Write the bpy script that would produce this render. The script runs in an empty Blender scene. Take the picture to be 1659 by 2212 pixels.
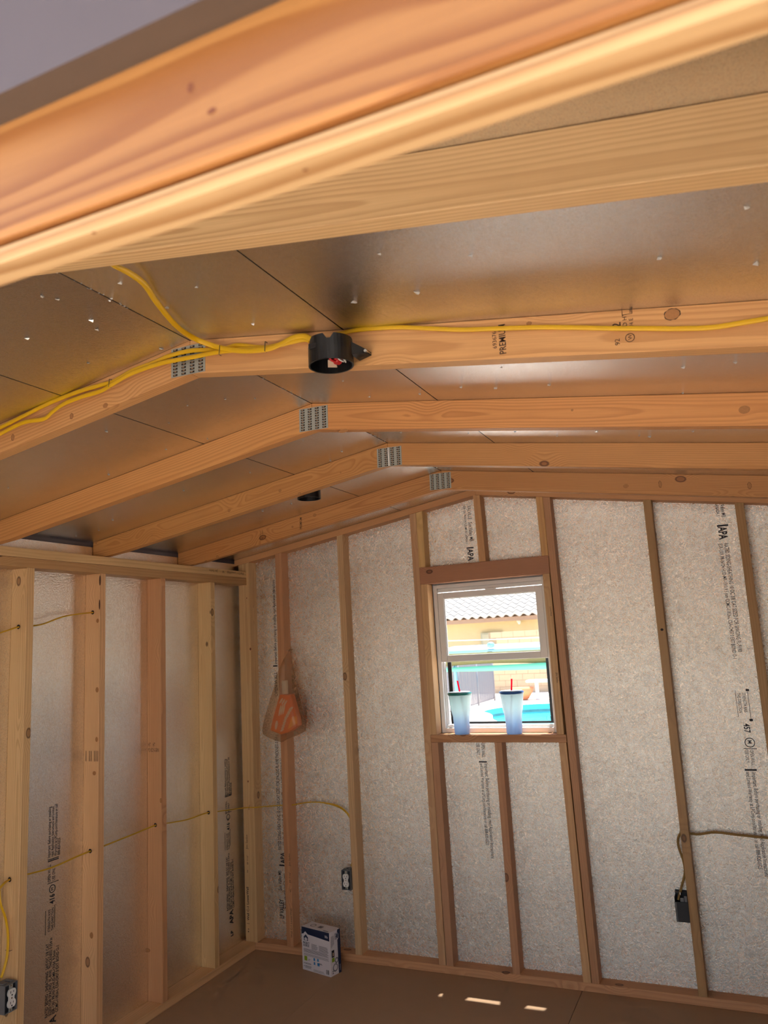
import bpy, bmesh, math, random
from mathutils import Vector, Matrix
random.seed(7)
scene = bpy.context.scene
COL = scene.collection

# ------------------------------------------------------------------ camera
CAM = Vector((2.7766, -4.0418, 1.6603))
cam_d = bpy.data.cameras.new('camera')
cam = bpy.data.objects.new('camera', cam_d)
COL.objects.link(cam)
_r, _u, _f = Vector((0.9098, 0.4116, -0.0543)), Vector((0.1179, -0.1308, 0.9844)), Vector((-0.398, 0.9019, 0.1676))
_m = Matrix((_r, _u, -_f)).transposed().to_4x4()
_m.translation = CAM
cam.matrix_world = _m
cam_d.sensor_fit = 'VERTICAL'
cam_d.sensor_height = 9.6
cam_d.sensor_width = 7.2
cam_d.lens = 7.2526
cam_d.clip_start = 0.02
cam_d.clip_end = 300
cam_d.dof.use_dof = True
cam_d.dof.focus_distance = 3.0
cam_d.dof.aperture_fstop = 1.9
scene.camera = cam

# ------------------------------------------------------------------ sky, sun, exposure
SUN_DIR = Vector((-0.030, -0.217, -1.168)).normalized()
world = bpy.data.worlds.new('sky')
scene.world = world
world.use_nodes = True
wn = world.node_tree
bg = wn.nodes['Background']
sky = wn.nodes.new('ShaderNodeTexSky')
sky.sky_type = 'NISHITA'
sky.sun_disc = False
sky.sun_elevation = math.asin(-SUN_DIR.z)
sky.sun_rotation = math.atan2(-SUN_DIR.x, -SUN_DIR.y)
sky.altitude = 300
sky.dust_density = 2.0
wn.links.new(sky.outputs['Color'], bg.inputs['Color'])
bg.inputs['Strength'].default_value = 0.30
sun_d = bpy.data.lights.new('sun', 'SUN')
sun_d.energy = 9.0
sun_d.angle = math.radians(0.53)
sun_d.color = (1.0, 0.96, 0.9)
sun = bpy.data.objects.new('sun', sun_d)
sun.rotation_euler = SUN_DIR.to_track_quat('-Z', 'Y').to_euler()
sun.location = (0, 6, 12)
COL.objects.link(sun)
scene.view_settings.view_transform = 'Standard'
scene.view_settings.look = 'None'
scene.view_settings.gamma = 1.0
scene.view_settings.use_curve_mapping = False
scene.view_settings.exposure = 1.06
try:
    scene.cycles.use_denoising = True
    scene.cycles.use_light_tree = False
    scene.cycles.max_bounces = 8
    scene.cycles.diffuse_bounces = 4
    scene.cycles.glossy_bounces = 5
    scene.cycles.transmission_bounces = 8
    scene.cycles.transparent_max_bounces = 12
    scene.cycles.use_adaptive_sampling = True
    scene.cycles.adaptive_threshold = 0.04
    scene.cycles.adaptive_min_samples = 20
    scene.cycles.sample_clamp_indirect = 6.0
    scene.cycles.caustics_reflective = True
except Exception:
    pass

def portal(name, loc, rot, sx, sy):
    d = bpy.data.lights.new(name, 'AREA')
    d.shape = 'RECTANGLE'; d.size = sx; d.size_y = sy
    d.cycles.is_portal = True
    o = bpy.data.objects.new(name, d)
    o.location = loc; o.rotation_euler = rot
    COL.objects.link(o)

# ------------------------------------------------------------------ sizes (metres)
W2 = 0.0381                       # the thin side of the lumber
T = 0.078                # depth of the back wall framing
TL = 0.0879              # depth of the left wall framing
XR, ZT, ZB, M, ZW = 1.5723, 2.4622, 2.3716, 0.1572, 2.4248
XW = 2 * XR                       # right wall
YF = -3.70                        # front wall
ZP = 2.138                        # top of the side wall plates
ZG = -0.2                         # ground outside
TRUSS_Y = [-3.1285, -2.4973, -1.8599, -1.2395, -0.6116]

# ------------------------------------------------------------------ node helpers
def srgb(r, g, b):
    f = lambda c: c / 12.92 if c <= 0.04045 else ((c + 0.055) / 1.055) ** 2.4
    return (f(r / 255), f(g / 255), f(b / 255), 1.0)

class NT:
    def __init__(self, name):
        self.mat = bpy.data.materials.new(name)
        self.mat.use_nodes = True
        self.t = self.mat.node_tree
        self.b = self.t.nodes['Principled BSDF']
    def n(self, typ, **kw):
        nd = self.t.nodes.new(typ)
        for k, v in kw.items():
            setattr(nd, k, v)
        return nd
    def l(self, a, b):
        self.t.links.new(a, b)
    def put(self, sock, v):
        if hasattr(v, 'is_linked'):
            self.l(v, sock)
        else:
            sock.default_value = v
    def math(self, op, a, b=0.0, c=None):
        nd = self.n('ShaderNodeMath', operation=op)
        self.put(nd.inputs[0], a); self.put(nd.inputs[1], b)
        if c is not None: self.put(nd.inputs[2], c)
        return nd.outputs[0]
    def vmath(self, op, a, b):
        nd = self.n('ShaderNodeVectorMath', operation=op)
        self.put(nd.inputs[0], a); self.put(nd.inputs[1], b)
        return nd.outputs[0]
    def noise(self, vec, scale=1.0, detail=2.0, rough=0.5, dist=0.0):
        nd = self.n('ShaderNodeTexNoise')
        self.l(vec, nd.inputs['Vector'])
        nd.inputs['Scale'].default_value = scale
        nd.inputs['Detail'].default_value = detail
        nd.inputs['Roughness'].default_value = rough
        nd.inputs['Distortion'].default_value = dist
        return nd.outputs[0]
    def voronoi(self, vec, scale, feature='F1'):
        nd = self.n('ShaderNodeTexVoronoi', feature=feature)
        self.l(vec, nd.inputs['Vector'])
        nd.inputs['Scale'].default_value = scale
        return nd.outputs['Distance']
    def rng(self, v, a, b, c=0.0, d=1.0, smooth=False):
        nd = self.n('ShaderNodeMapRange')
        if smooth: nd.interpolation_type = 'SMOOTHSTEP'
        self.put(nd.inputs[0], v)
        for i, q in enumerate((a, b, c, d)): nd.inputs[1 + i].default_value = q
        return nd.outputs[0]
    def mix(self, f, a, b, blend='MIX'):
        nd = self.n('ShaderNodeMix', data_type='RGBA', blend_type=blend)
        self.put(nd.inputs[0], f); self.put(nd.inputs[6], a); self.put(nd.inputs[7], b)
        return nd.outputs[2]
    def bump(self, h, strength, dist, normal=None):
        nd = self.n('ShaderNodeBump')
        nd.inputs['Strength'].default_value = strength
        nd.inputs['Distance'].default_value = dist
        self.l(h, nd.inputs['Height'])
        if normal is not None: self.l(normal, nd.inputs['Normal'])
        return nd.outputs[0]
    def obj(self):
        return self.n('ShaderNodeTexCoord').outputs['Object']

def plain(name, col, rough=0.5, metal=0.0, **kw):
    q = NT(name)
    q.b.inputs['Base Color'].default_value = col
    q.b.inputs['Roughness'].default_value = rough
    q.b.inputs['Metallic'].default_value = metal
    co = q.obj()
    nz = q.noise(co, kw.get('scale', 60.0), 3.0)
    lo = tuple(c * kw.get('lo', 0.86) for c in col[:3]) + (1,)
    q.l(q.mix(nz, lo, col), q.b.inputs['Base Color'])
    return q.mat

def wood_material(name, ring_f=150.0, contrast=0.62, knots=True, gloss=0.55):
    q = NT(name)
    co = q.obj()
    info = q.n('ShaderNodeObjectInfo')
    rnd = info.outputs['Random']
    seed = q.math('MULTIPLY', rnd, 91.7)
    comb = q.n('ShaderNodeCombineXYZ')
    for i in range(3): q.l(seed, comb.inputs[i])
    P = q.vmath('ADD', co, comb.outputs[0])
    sep = q.n('ShaderNodeSeparateXYZ'); q.l(co, sep.inputs[0])
    r2 = q.math('FRACT', q.math('MULTIPLY', rnd, 37.31))
    r3 = q.math('FRACT', q.math('MULTIPLY', rnd, 173.7))
    cy = q.math('MULTIPLY', q.math('SUBTRACT', r2, 0.5), 0.11)
    cz = q.math('SUBTRACT', q.math('MULTIPLY', r3, 0.10), 0.075)
    low = q.noise(q.vmath('MULTIPLY', P, (0.9, 4.0, 4.0)), 1.0, 2.0)
    wig = q.noise(q.vmath('MULTIPLY', P, (3.2, 22.0, 22.0)), 1.0, 2.0)
    dy = q.math('SUBTRACT', q.math('SUBTRACT', sep.outputs[1], cy), q.math('MULTIPLY', q.math('SUBTRACT', low, 0.5), 0.06))
    dz = q.math('SUBTRACT', sep.outputs[2], cz)
    r = q.math('SQRT', q.math('ADD', q.math('MULTIPLY', dy, dy), q.math('MULTIPLY', dz, dz)))
    r = q.math('ADD', r, q.math('MULTIPLY', wig, 0.006))
    if knots:
        kv = q.voronoi(q.vmath('MULTIPLY', P, (3.6, 6.0, 6.0)), 1.0)
        r = q.math('ADD', r, q.rng(kv, 0.0, 0.34, 0.026, 0.0, True))
    fr = q.math('FRACT', q.math('MULTIPLY', r, ring_f))
    late = q.math('MULTIPLY', q.rng(fr, 0.25, 0.86, 0, 1, True), q.rng(fr, 0.88, 1.0, 1, 0, True))
    fib = q.noise(q.vmath('MULTIPLY', P, (9.0, 420.0, 420.0)), 1.0, 2.0)
    base = info.outputs['Color']
    lt = q.mix(1.0, base, (1.10, 1.12, 1.14, 1), 'MULTIPLY')
    dk = q.mix(1.0, base, (0.70, 0.57, 0.45, 1), 'MULTIPLY')
    amp = q.math('MULTIPLY', late, q.rng(low, 0.3, 0.7, contrast * 0.55, contrast * 1.25))
    c = q.mix(amp, lt, dk)
    c = q.mix(q.rng(fib, 0.35, 0.7, 0.0, 0.28), c, q.mix(1.0, base, (0.72, 0.66, 0.6, 1), 'MULTIPLY'))
    blot = q.noise(q.vmath('MULTIPLY', P, (1.1, 9.0, 9.0)), 1.0, 3.0)
    c = q.mix(q.rng(blot, 0.45, 0.75, 0.0, 0.35), c, q.mix(1.0, base, (0.86, 0.70, 0.56, 1), 'MULTIPLY'))
    if knots:
        km = q.rng(kv, 0.060, 0.080, 1, 0, True)
        ring = q.math('MULTIPLY', q.rng(kv, 0.050, 0.068, 0, 1, True), q.rng(kv, 0.072, 0.092, 1, 0, True))
        c = q.mix(q.math('MULTIPLY', km, 0.75), c, q.mix(1.0, base, (0.45, 0.30, 0.20, 1), 'MULTIPLY'))
        c = q.mix(q.math('MULTIPLY', ring, 0.8), c, q.mix(1.0, base, (0.16, 0.10, 0.07, 1), 'MULTIPLY'))
    q.l(c, q.b.inputs['Base Color'])
    q.b.inputs['Roughness'].default_value = gloss
    h = q.math('ADD', q.math('MULTIPLY', fib, 0.6), q.math('MULTIPLY', late, 0.4))
    q.l(q.bump(h, 0.25, 0.0008), q.b.inputs['Normal'])
    return q.mat

def foil_material(name, col, rough, fine, strength, sparkle_fleck, streak=None, strand=1.0, dist=0.003):
    """crinkled aluminium facing: long strands of the board telegraph through, with a fine sparkle"""
    q = NT(name)
    co = q.n('ShaderNodeTexCoord').outputs['Object']
    sc = q.vmath('MULTIPLY', co, streak) if streak else co
    n1 = q.noise(sc, fine, 5.0, 0.72)
    n2 = q.noise(sc, fine * 0.27, 4.0, 0.6, 2.2)
    st1 = q.noise(q.vmath('MULTIPLY', co, (60.0, 60.0, 16.0)), 1.0, 2.0, 0.5, 1.2)
    st2 = q.noise(q.vmath('MULTIPLY', co, (17.0, 17.0, 55.0)), 1.0, 2.0, 0.5, 1.2)
    d1 = q.noise(co, 2.2, 4.0, 0.65)
    h = q.math('ADD', q.math('MULTIPLY', n1, 0.7), q.math('MULTIPLY', n2, 0.9))
    h = q.math('ADD', h, q.math('MULTIPLY', q.math('ADD', st1, st2), strand))
    dk = tuple(c * 0.62 for c in col[:3]) + (1,)
    c = q.mix(q.math('MULTIPLY', q.rng(d1, 0.40, 0.74, 0, 1, True), 0.22), col, dk)
    c = q.mix(q.rng(n2, 0.35, 0.65, 0.0, 1.0), q.mix(1.0, c, (1.0, 0.96, 0.92, 1), 'MULTIPLY'), q.mix(1.0, c, (0.96, 0.99, 1.0, 1), 'MULTIPLY'))
    c = q.mix(q.rng(n1, 0.48, 0.68, 0.0, sparkle_fleck), c, tuple(k * 0.36 for k in col[:3]) + (1,))  # dark flecks painted into the colour to sharpen the foil's sparkle
    q.l(c, q.b.inputs['Base Color'])
    q.b.inputs['Metallic'].default_value = 1.0
    q.l(q.rng(n2, 0.3, 0.7, rough * 0.85, rough * 1.2), q.b.inputs['Roughness'])
    q.l(q.bump(h, strength, dist), q.b.inputs['Normal'])
    return q.mat

MWOOD = wood_material('fir lumber')
MPINE = wood_material('pine lumber', 120.0, 0.42)
MHEAD = wood_material('header lumber', 130.0, 1.25, False)
MFOIL = foil_material('foil sheathing', srgb(244, 236, 226), 0.27, 210.0, 0.62, 0.55, None, 0.3, 0.0036)
MFOILL = foil_material('foil sheathing side', srgb(254, 250, 244), 0.18, 240.0, 0.6, 0.42, None, 0.3, 0.0026)
MFOILC = foil_material('foil roof sheathing', srgb(240, 242, 246), 0.115, 500.0, 0.42, 0.42, (1.0, 0.5, 1.0), 0.02, 0.0020)
MSEAM = plain('dark seam', srgb(40, 30, 24), 0.8)
MSIDING = plain('painted siding', srgb(92, 82, 84), 0.7, scale=25.0, lo=0.93)
MSIDEEDGE = plain('raw siding edge', srgb(78, 60, 46), 0.85, scale=40.0)
MFLOOR = plain('brown floor sheet', srgb(172, 138, 108), 0.62, scale=14.0, lo=0.93)
MWHITE = plain('white vinyl', srgb(226, 222, 218), 0.35, lo=0.97)
MGALV = plain('galvanised steel', srgb(176, 176, 166), 0.5, 0.35, scale=120.0)
MTOOTH = plain('bare plate teeth', srgb(196, 160, 124), 0.4, 0.6)
MINK = plain('black ink', srgb(34, 28, 34), 0.7)
MINKP = plain('faded ink', srgb(74, 50, 36), 0.8)
MYEL = plain('yellow cable', srgb(232, 180, 8), 0.42, scale=30.0, lo=0.92)
MYELD = plain('dull yellow cable', srgb(216, 168, 30), 0.5, scale=30.0)
MBROWNC = plain('dusty cable', srgb(150, 112, 50), 0.6, scale=30.0)
MSTAPLE = plain('staple steel', srgb(96, 88, 72), 0.4, 0.7)
MBLACK = plain('black plastic', srgb(26, 25, 26), 0.38)
MGREY = plain('grey plastic', srgb(112, 112, 114), 0.5)
MDARKP = plain('dark cavity plastic', srgb(48, 46, 48), 0.6)
MOUTLET = plain('white receptacle', srgb(236, 232, 226), 0.3, lo=0.97)
MSCREW = plain('bright screw', srgb(220, 216, 206), 0.25, 1.0)
MRED = plain('red plastic', srgb(196, 24, 26), 0.35)
MWIRE = plain('white wire', srgb(228, 222, 214), 0.4)
MTAN = plain('bare paper', srgb(206, 176, 150), 0.7)
MSHINER = plain('bright metal tips', srgb(244, 242, 236), 0.25, 0.4)

# ------------------------------------------------------------------ object helpers
WM = {}
def link(name, me, mat, parent=None, world=None, color=None, smooth=False):
    o = bpy.data.objects.new(name, me)
    COL.objects.link(o)
    if mat is not None:
        if isinstance(mat, (list, tuple)):
            if len(me.materials) == 0:
                for q in mat: me.materials.append(q)
        elif len(me.materials) == 0: me.materials.append(mat)
    world = world if world is not None else Matrix.Identity(4)
    if parent is not None:
        o.parent = parent
        o.matrix_parent_inverse = WM[parent.name].inverted()
    o.matrix_basis = world
    WM[o.name] = world.copy()
    if color is not None: o.color = color
    if smooth:
        for pl in me.polygons: pl.use_smooth = True
    return o

def to_mesh(bm, name):
    bmesh.ops.recalc_face_normals(bm, faces=bm.faces)
    me = bpy.data.meshes.new(name)
    bm.to_mesh(me); bm.free()
    return me

def empty(name, loc, label, cat, group=None):
    o = bpy.data.objects.new(name, None)
    o.empty_display_size = 0.05
    COL.objects.link(o)
    o.location = loc
    WM[o.name] = Matrix.Translation(loc)
    return tag(o, label, cat, group)

def tag(o, label, cat, group=None):
    o['label'] = label; o['category'] = cat
    if group: o['group'] = group
    return o

def structure(o):
    o['kind'] = 'structure'
    return o

def bevel(o, w=0.0015, seg=1):
    b = o.modifiers.new('bevel', 'BEVEL')
    b.width = w; b.segments = seg; b.limit_method = 'ANGLE'; b.angle_limit = math.radians(40)
    return o

def add_box(bm, x0, x1, y0, y1, z0, z1, mi=0):
    v = [bm.verts.new((x, y, z)) for z in (z0, z1) for y in (y0, y1) for x in (x0, x1)]
    for f in ((0, 1, 3, 2), (4, 6, 7, 5), (0, 4, 5, 1), (2, 3, 7, 6), (0, 2, 6, 4), (1, 5, 7, 3)):
        fc = bm.faces.new([v[i] for i in f]); fc.material_index = mi

def box(name, x0, x1, y0, y1, z0, z1, mat, parent=None, bev=0.0, color=None):
    c = Vector(((x0 + x1) / 2, (y0 + y1) / 2, (z0 + z1) / 2))
    bm = bmesh.new()
    add_box(bm, x0 - c.x, x1 - c.x, y0 - c.y, y1 - c.y, z0 - c.z, z1 - c.z)
    o = link(name, to_mesh(bm, name), mat, parent, Matrix.Translation(c), color)
    if bev: bevel(o, bev)
    return o

def board(name, a, b, up, w, h, tint, parent, mat=None, cut=0.0, cut0=0.0, bev=0.0016):
    """lumber from end centre a to end centre b; `up` is the direction of size h, w goes along the third axis; cut slopes the far end"""
    a, b = Vector(a), Vector(b)
    X = (b - a); L = X.length; X.normalize()
    Y = Vector(up).cross(X).normalized()
    Z = X.cross(Y)
    bm = bmesh.new()
    vs = []
    for x, cs in ((0, cut0), (L, cut)):
        for y, z in ((-w / 2, -h / 2), (w / 2, -h / 2), (w / 2, h / 2), (-w / 2, h / 2)):
            vs.append(bm.verts.new((x - L / 2 + cs * y, y, z)))
    for f in ((3, 2, 1, 0), (4, 5, 6, 7), (0, 1, 5, 4), (1, 2, 6, 5), (2, 3, 7, 6), (3, 0, 4, 7)):
        bm.faces.new([vs[i] for i in f])
    mw = Matrix((X, Y, Z)).transposed().to_4x4(); mw.translation = (a + b) / 2
    o = link(name, to_mesh(bm, name), mat or MPINE, parent, mw, tint)
    if bev: bevel(o, bev)
    return o

def prism(name, poly, y0, y1, mat, parent=None, world=None, color=None, bev=0.0):
    """polygon in x,z pulled along y"""
    bm = bmesh.new()
    A = [bm.verts.new((x, y0, z)) for x, z in poly]
    B = [bm.verts.new((x, y1, z)) for x, z in poly]
    n = len(poly)
    bm.faces.new(A); bm.faces.new(B[::-1])
    for i in range(n): bm.faces.new((A[i], A[(i + 1) % n], B[(i + 1) % n], B[i]))
    o = link(name, to_mesh(bm, name), mat, parent, world, color)
    if bev: bevel(o, bev)
    return o

def catmull(pts, n=6):
    P = [Vector(q) for q in pts]
    if len(P) < 3: 
        return [P[0].lerp(P[-1], i / n) for i in range(n + 1)]
    P = [2 * P[0] - P[1]] + P + [2 * P[-1] - P[-2]]
    out = []
    for i in range(1, len(P) - 2):
        a, b, c, d = P[i - 1:i + 3]
        for k in range(n):
            s = k / n
            out.append(0.5 * (2 * b + (c - a) * s + (2 * a - 5 * b + 4 * c - d) * s * s + (3 * b - a - 3 * c + d) * s ** 3))
    out.append(P[-2])
    return out

def tube_bm(bm, pts, w, h, nrm, seg=8, n=6, mi=0, smooth_pts=True):
    """flat or round tube; nrm (vector or list of vectors per control point) is the thin direction"""
    P = catmull(pts, n) if smooth_pts else [Vector(q) for q in pts]
    rings = []
    for i, q in enumerate(P):
        t = (P[min(i + 1, len(P) - 1)] - P[max(i - 1, 0)]).normalized()
        if isinstance(nrm, list):
            s = i / max(1, len(P) - 1) * (len(nrm) - 1); k = min(int(s), len(nrm) - 2)
            nn = Vector(nrm[k]).lerp(Vector(nrm[k + 1]), s - k)
        else: nn = Vector(nrm)
        side = t.cross(nn)
        if side.length < 1e-4: side = t.cross(Vector((0.3, 0.5, 0.8)))
        side.normalize(); nn = side.cross(t).normalized()
        rings.append([bm.verts.new(q + side * (w / 2 * math.cos(a)) + nn * (h / 2 * math.sin(a)))
                      for a in [2 * math.pi * j / seg for j in range(seg)]])
    for a, b in zip(rings, rings[1:]):
        for j in range(seg):
            f = bm.faces.new((a[j], a[(j + 1) % seg], b[(j + 1) % seg], b[j])); f.smooth = True; f.material_index = mi
    bm.faces.new(rings[0][::-1]).material_index = mi
    bm.faces.new(rings[-1]).material_index = mi

def tube(name, pts, w, h, nrm, mat, parent=None, seg=10, n=6, smooth_pts=True):
    bm = bmesh.new()
    tube_bm(bm, pts, w, h, nrm, seg, n, 0, smooth_pts)
    return link(name, to_mesh(bm, name), mat, parent)

def lathe(name, prof, mat, parent, loc, seg=32, squash=None, cap=True, smooth=True):
    bm = bmesh.new()
    rings = []
    for r_, z in prof:
        rings.append([bm.verts.new((r_ * math.cos(2 * math.pi * j / seg), r_ * math.sin(2 * math.pi * j / seg), z)) for j in range(seg)])
    for a, b in zip(rings, rings[1:]):
        for j in range(seg):
            f = bm.faces.new((a[j], a[(j + 1) % seg], b[(j + 1) % seg], b[j])); f.smooth = smooth
    if cap:
        bm.faces.new(rings[0][::-1]); bm.faces.new(rings[-1])
    return link(name, to_mesh(bm, name), mat, parent, Matrix.Translation(loc))

_txt = {}
def text(body, size, origin, xdir, ydir, mat, parent, name='printing', bold=0.0, sx=1.0, line=1.0, shear=0.0, align='LEFT', lift=0.0007):
    cu = bpy.data.curves.new('letters', 'FONT')
    cu.body = body; cu.size = size; cu.space_line = line; cu.offset = bold * size; cu.shear = shear
    cu.align_x = align; cu.resolution_u = 2
    tmp = bpy.data.objects.new('letters', cu)
    COL.objects.link(tmp)
    dg = bpy.context.evaluated_depsgraph_get()
    me = bpy.data.meshes.new_from_object(tmp.evaluated_get(dg))
    bpy.data.objects.remove(tmp); bpy.data.curves.remove(cu)
    X = Vector(xdir).normalized(); Y = Vector(ydir).normalized(); Z = X.cross(Y).normalized()
    mw = Matrix((X * sx, Y, Z)).transposed().to_4x4()
    mw.translation = Vector(origin) + Z * lift
    me.materials.clear()
    return link(name, me, mat, parent, mw)

def bars(name, rects, origin, xdir, ydir, mat, parent, lift=0.0007):
    """flat printed strokes given as polygons in the x,y of a surface"""
    X = Vector(xdir).normalized(); Y = Vector(ydir).normalized(); Z = X.cross(Y).normalized()
    bm = bmesh.new()
    for poly in rects:
        bm.faces.new([bm.verts.new((x, y, 0)) for x, y in poly])
    mw = Matrix((X, Y, Z)).transposed().to_4x4()
    mw.translation = Vector(origin) + Z * lift
    return link(name, to_mesh(bm, name), mat, parent, mw)

def rect(x0, y0, x1, y1): return [(x0, y0), (x1, y0), (x1, y1), (x0, y1)]
def ringpoly(cx, cy, r0, r1, n=24):
    out = []
    for i in range(n):
        a, b = 2 * math.pi * i / n, 2 * math.pi * (i + 1) / n
        out.append([(cx + r0 * math.cos(a), cy + r0 * math.sin(a)), (cx + r1 * math.cos(a), cy + r1 * math.sin(a)),
                    (cx + r1 * math.cos(b), cy + r1 * math.sin(b)), (cx + r0 * math.cos(b), cy + r0 * math.sin(b))])
    return out

def tint(r, g, b, j=0.04):
    c = srgb(r, g, b)
    k = 1 + random.uniform(-j, j)
    return (c[0] * k, c[1] * k, c[2] * k, 1)
PINE = (214, 176, 128)
FIR = (214, 150, 92)
RED = (196, 132, 88)
def roof_z(x): return ZT - M * abs(x - XR)
def plate_z(x): return ZW - M * abs(x - XR)

# ------------------------------------------------------------------ ground outside
def poly_plane(name, outer, holes, z, mat, parent=None):
    bm = bmesh.new()
    edges = []
    for loop in [outer] + holes:
        vs = [bm.verts.new((x, y, z)) for x, y in loop]
        for i in range(len(vs)): edges.append(bm.edges.new((vs[i], vs[(i + 1) % len(vs)])))
    bmesh.ops.triangle_fill(bm, use_beauty=True, use_dissolve=False, edges=edges)
    me = to_mesh(bm, name)
    return link(name, me, mat, parent)

gq = NT('pale patio concrete')
gco = gq.obj()
gq.l(gq.mix(gq.noise(gco, 1.3, 4.0, 0.6), srgb(214, 200, 180), srgb(236, 226, 210)), gq.b.inputs['Base Color'])
gq.b.inputs['Roughness'].default_value = 0.85
MPATIO = gq.mat
POOL = catmull([(-1.9, 12.6, 0), (-2.55, 13.6, 0), (-2.86, 14.55, 0), (-3.1, 15.1, 0), (-3.42, 15.65, 0), (-3.38, 16.3, 0), (-3.2, 16.7, 0), (-2.85, 17.35, 0), (-2.15, 17.6, 0), (-0.6, 17.7, 0), (1.2, 16.8, 0), (1.6, 14.8, 0), (1.0, 12.9, 0), (-0.8, 12.0, 0), (-1.85, 12.55, 0)], 3)
POOL = [(q.x, q.y) for q in POOL][:-1]
ground = structure(poly_plane('ground', [(-30, -22), (30, -22), (30, 40), (-30, 40)], [POOL], ZG, MPATIO))

# ------------------------------------------------------------------ floor
floor = structure(box('floor', 0, XW, YF, 0, -0.16, -0.012, MSEAM))
xs = [0.0, 0.694, 1.9105, XW]
for i in range(3):
    g = 0.0012 if i == 1 else 0.0003
    box('floor_sheet', xs[i] + (0.0012 if i == 2 else 0.0002 if i else 0), xs[i + 1] - (0.0012 if i == 1 else 0.0002), YF, 0, -0.0115, 0.0, MFLOOR, floor)

# ------------------------------------------------------------------ back wall
def wall_profile(x0, x1, zlo):
    top = [(x1, roof_z(x1) + 0.004)]
    if x0 < XR < x1: top.append((XR, ZT + 0.004))
    top.append((x0, roof_z(x0) + 0.004))
    return [(x0, zlo), (x1, zlo)] + top
WX0, WX1, WZ0, WZ1 = 1.262, 1.8965, 1.169, 1.97
def holed_wall(name, y0, y1, mat, x0, x1, hx0, hx1, hz0, hz1, zlo):
    bm = bmesh.new()
    def pr(poly):
        A = [bm.verts.new((x, y0, z)) for x, z in poly]; B = [bm.verts.new((x, y1, z)) for x, z in poly]
        bm.faces.new(A); bm.faces.new(B[::-1])
        for i in range(len(poly)): bm.faces.new((A[i], A[(i + 1) % len(poly)], B[(i + 1) % len(poly)], B[i]))
    pr(wall_profile(x0, hx0, zlo)); pr(wall_profile(hx1, x1, zlo)); pr(wall_profile(hx0, hx1, hz1))
    if hz0 > zlo + 0.01: pr([(hx0, zlo), (hx1, zlo), (hx1, hz0), (hx0, hz0)])
    return link(name, to_mesh(bm, name), mat)
back = structure(holed_wall('wall_back', 0.0, 0.012, MFOIL, -0.03, XW + 0.03, WX0 - 0.012, WX1 + 0.012, WZ0 - 0.012, WZ1 + 0.012, 0.0))
sid = holed_wall('siding', 0.0125, 0.03, MSIDING, -0.03, XW + 0.03, WX0 - 0.012, WX1 + 0.012, WZ0 - 0.012, WZ1 + 0.012, ZG)
sid.parent = back

yc = -T / 2
def back_stud(name, xb, xt, z0, z1, col, gable=False, w=W2, mat=None):
    """stud of the back wall, centre x at the bottom and at the top"""
    cut = 0.0
    if gable:
        z1 = plate_z(xt) - 0.0005
        cut = (M if xt < XR else -M)
    return board(name, (xb, yc, z0), (xt, yc, z1), (0, -1, 0), w, T, tint(*col), back, mat, cut=-cut)
board('bottom_plate', (0.0, yc, W2 / 2), (XW, yc, W2 / 2), (0, -1, 0), W2, T, tint(206, 152, 108), back)
# sloped plates under the roof
for s in (-1, 1):
    x0, x1 = XR, (0.0 if s < 0 else XW)
    poly = [(x0, ZT - 0.0005), (x1, roof_z(x1) - 0.0005), (x1, plate_z(x1)), (x0, ZW)]
    th = math.atan(M)
    X = Vector((s * math.cos(th), 0, -math.sin(th))); Z = Vector((s * math.sin(th), 0, math.cos(th))); Y = Z.cross(X)
    mw = Matrix((X, Y, Z)).transposed().to_4x4(); mw.translation = Vector((XR, yc, (ZT + ZW) / 2))
    inv = mw.inverted()
    lp = [(inv @ Vector((x, yc, z))) for x, z in poly]
    prism('top_plate', [(v.x, v.z) for v in lp], -T / 2, T / 2, MWOOD, back, mw, tint(206, 150, 100), 0.0016)
post = back_stud('corner_post', 0.0625, 0.0685, W2, 0, (208, 168, 118), True, 0.078)
st2 = back_stud('stud', 0.3155, 0.3165, W2, 0, (200, 146, 104), True, 0.044)
st3 = back_stud('stud', 0.7385, 0.7365, W2, 0, (206, 168, 124), True)
back_stud('king_stud', 1.2125, 1.2000, W2, 0, (202, 158, 116), True)
back_stud('king_stud', 1.9760, 1.9520, W2, 0, (188, 138, 98), True, 0.036)
s7 = back_stud('stud', 2.4445, 2.4450, W2, 0, (176, 136, 88), True)
back_stud('stud', 2.8530, 2.8530, W2, 0, (176, 136, 88), True)
back_stud('stud', XW - 0.05, XW - 0.05, W2, 0, (196, 150, 100), True)
hdr = board('window_header', (1.2205, yc, 2.0155), (1.9355, yc, 2.0155), (0, 0, 1), T, 0.092, tint(178, 124, 90), back, MWOOD)
board('sill_plate', (1.2255, yc, 1.150), (1.9435, yc, 1.150), (0, 0, 1), T, W2, tint(190, 136, 92), back, MWOOD)
back_stud('trimmer_stud', 1.2420, 1.2410, 1.1695, 1.969, (208, 166, 118))
trim_r = back_stud('trimmer_stud', 1.9160, 1.9155, 1.1695, 1.969, (206, 162, 112), w=0.0365)
back_stud('trimmer_stud', 1.2535, 1.2460, W2, 1.1305, (188, 140, 104))
back_stud('trimmer_stud', 1.9370, 1.9220, W2, 1.1305, (206, 160, 112), w=0.037)
back_stud('cripple_stud', 1.2390, 1.2395, 2.062, 0, (212, 172, 112), True)
back_stud('cripple_stud', 1.5830, 1.5765, 2.062, 0, (200, 150, 100), True)
back_stud('cripple_stud', 1.9180, 1.9155, 2.062, 0, (206, 158, 100), True, 0.036)
back_stud('cripple_stud', 1.5965, 1.5930, W2, 1.1305, (188, 138, 100))

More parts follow.
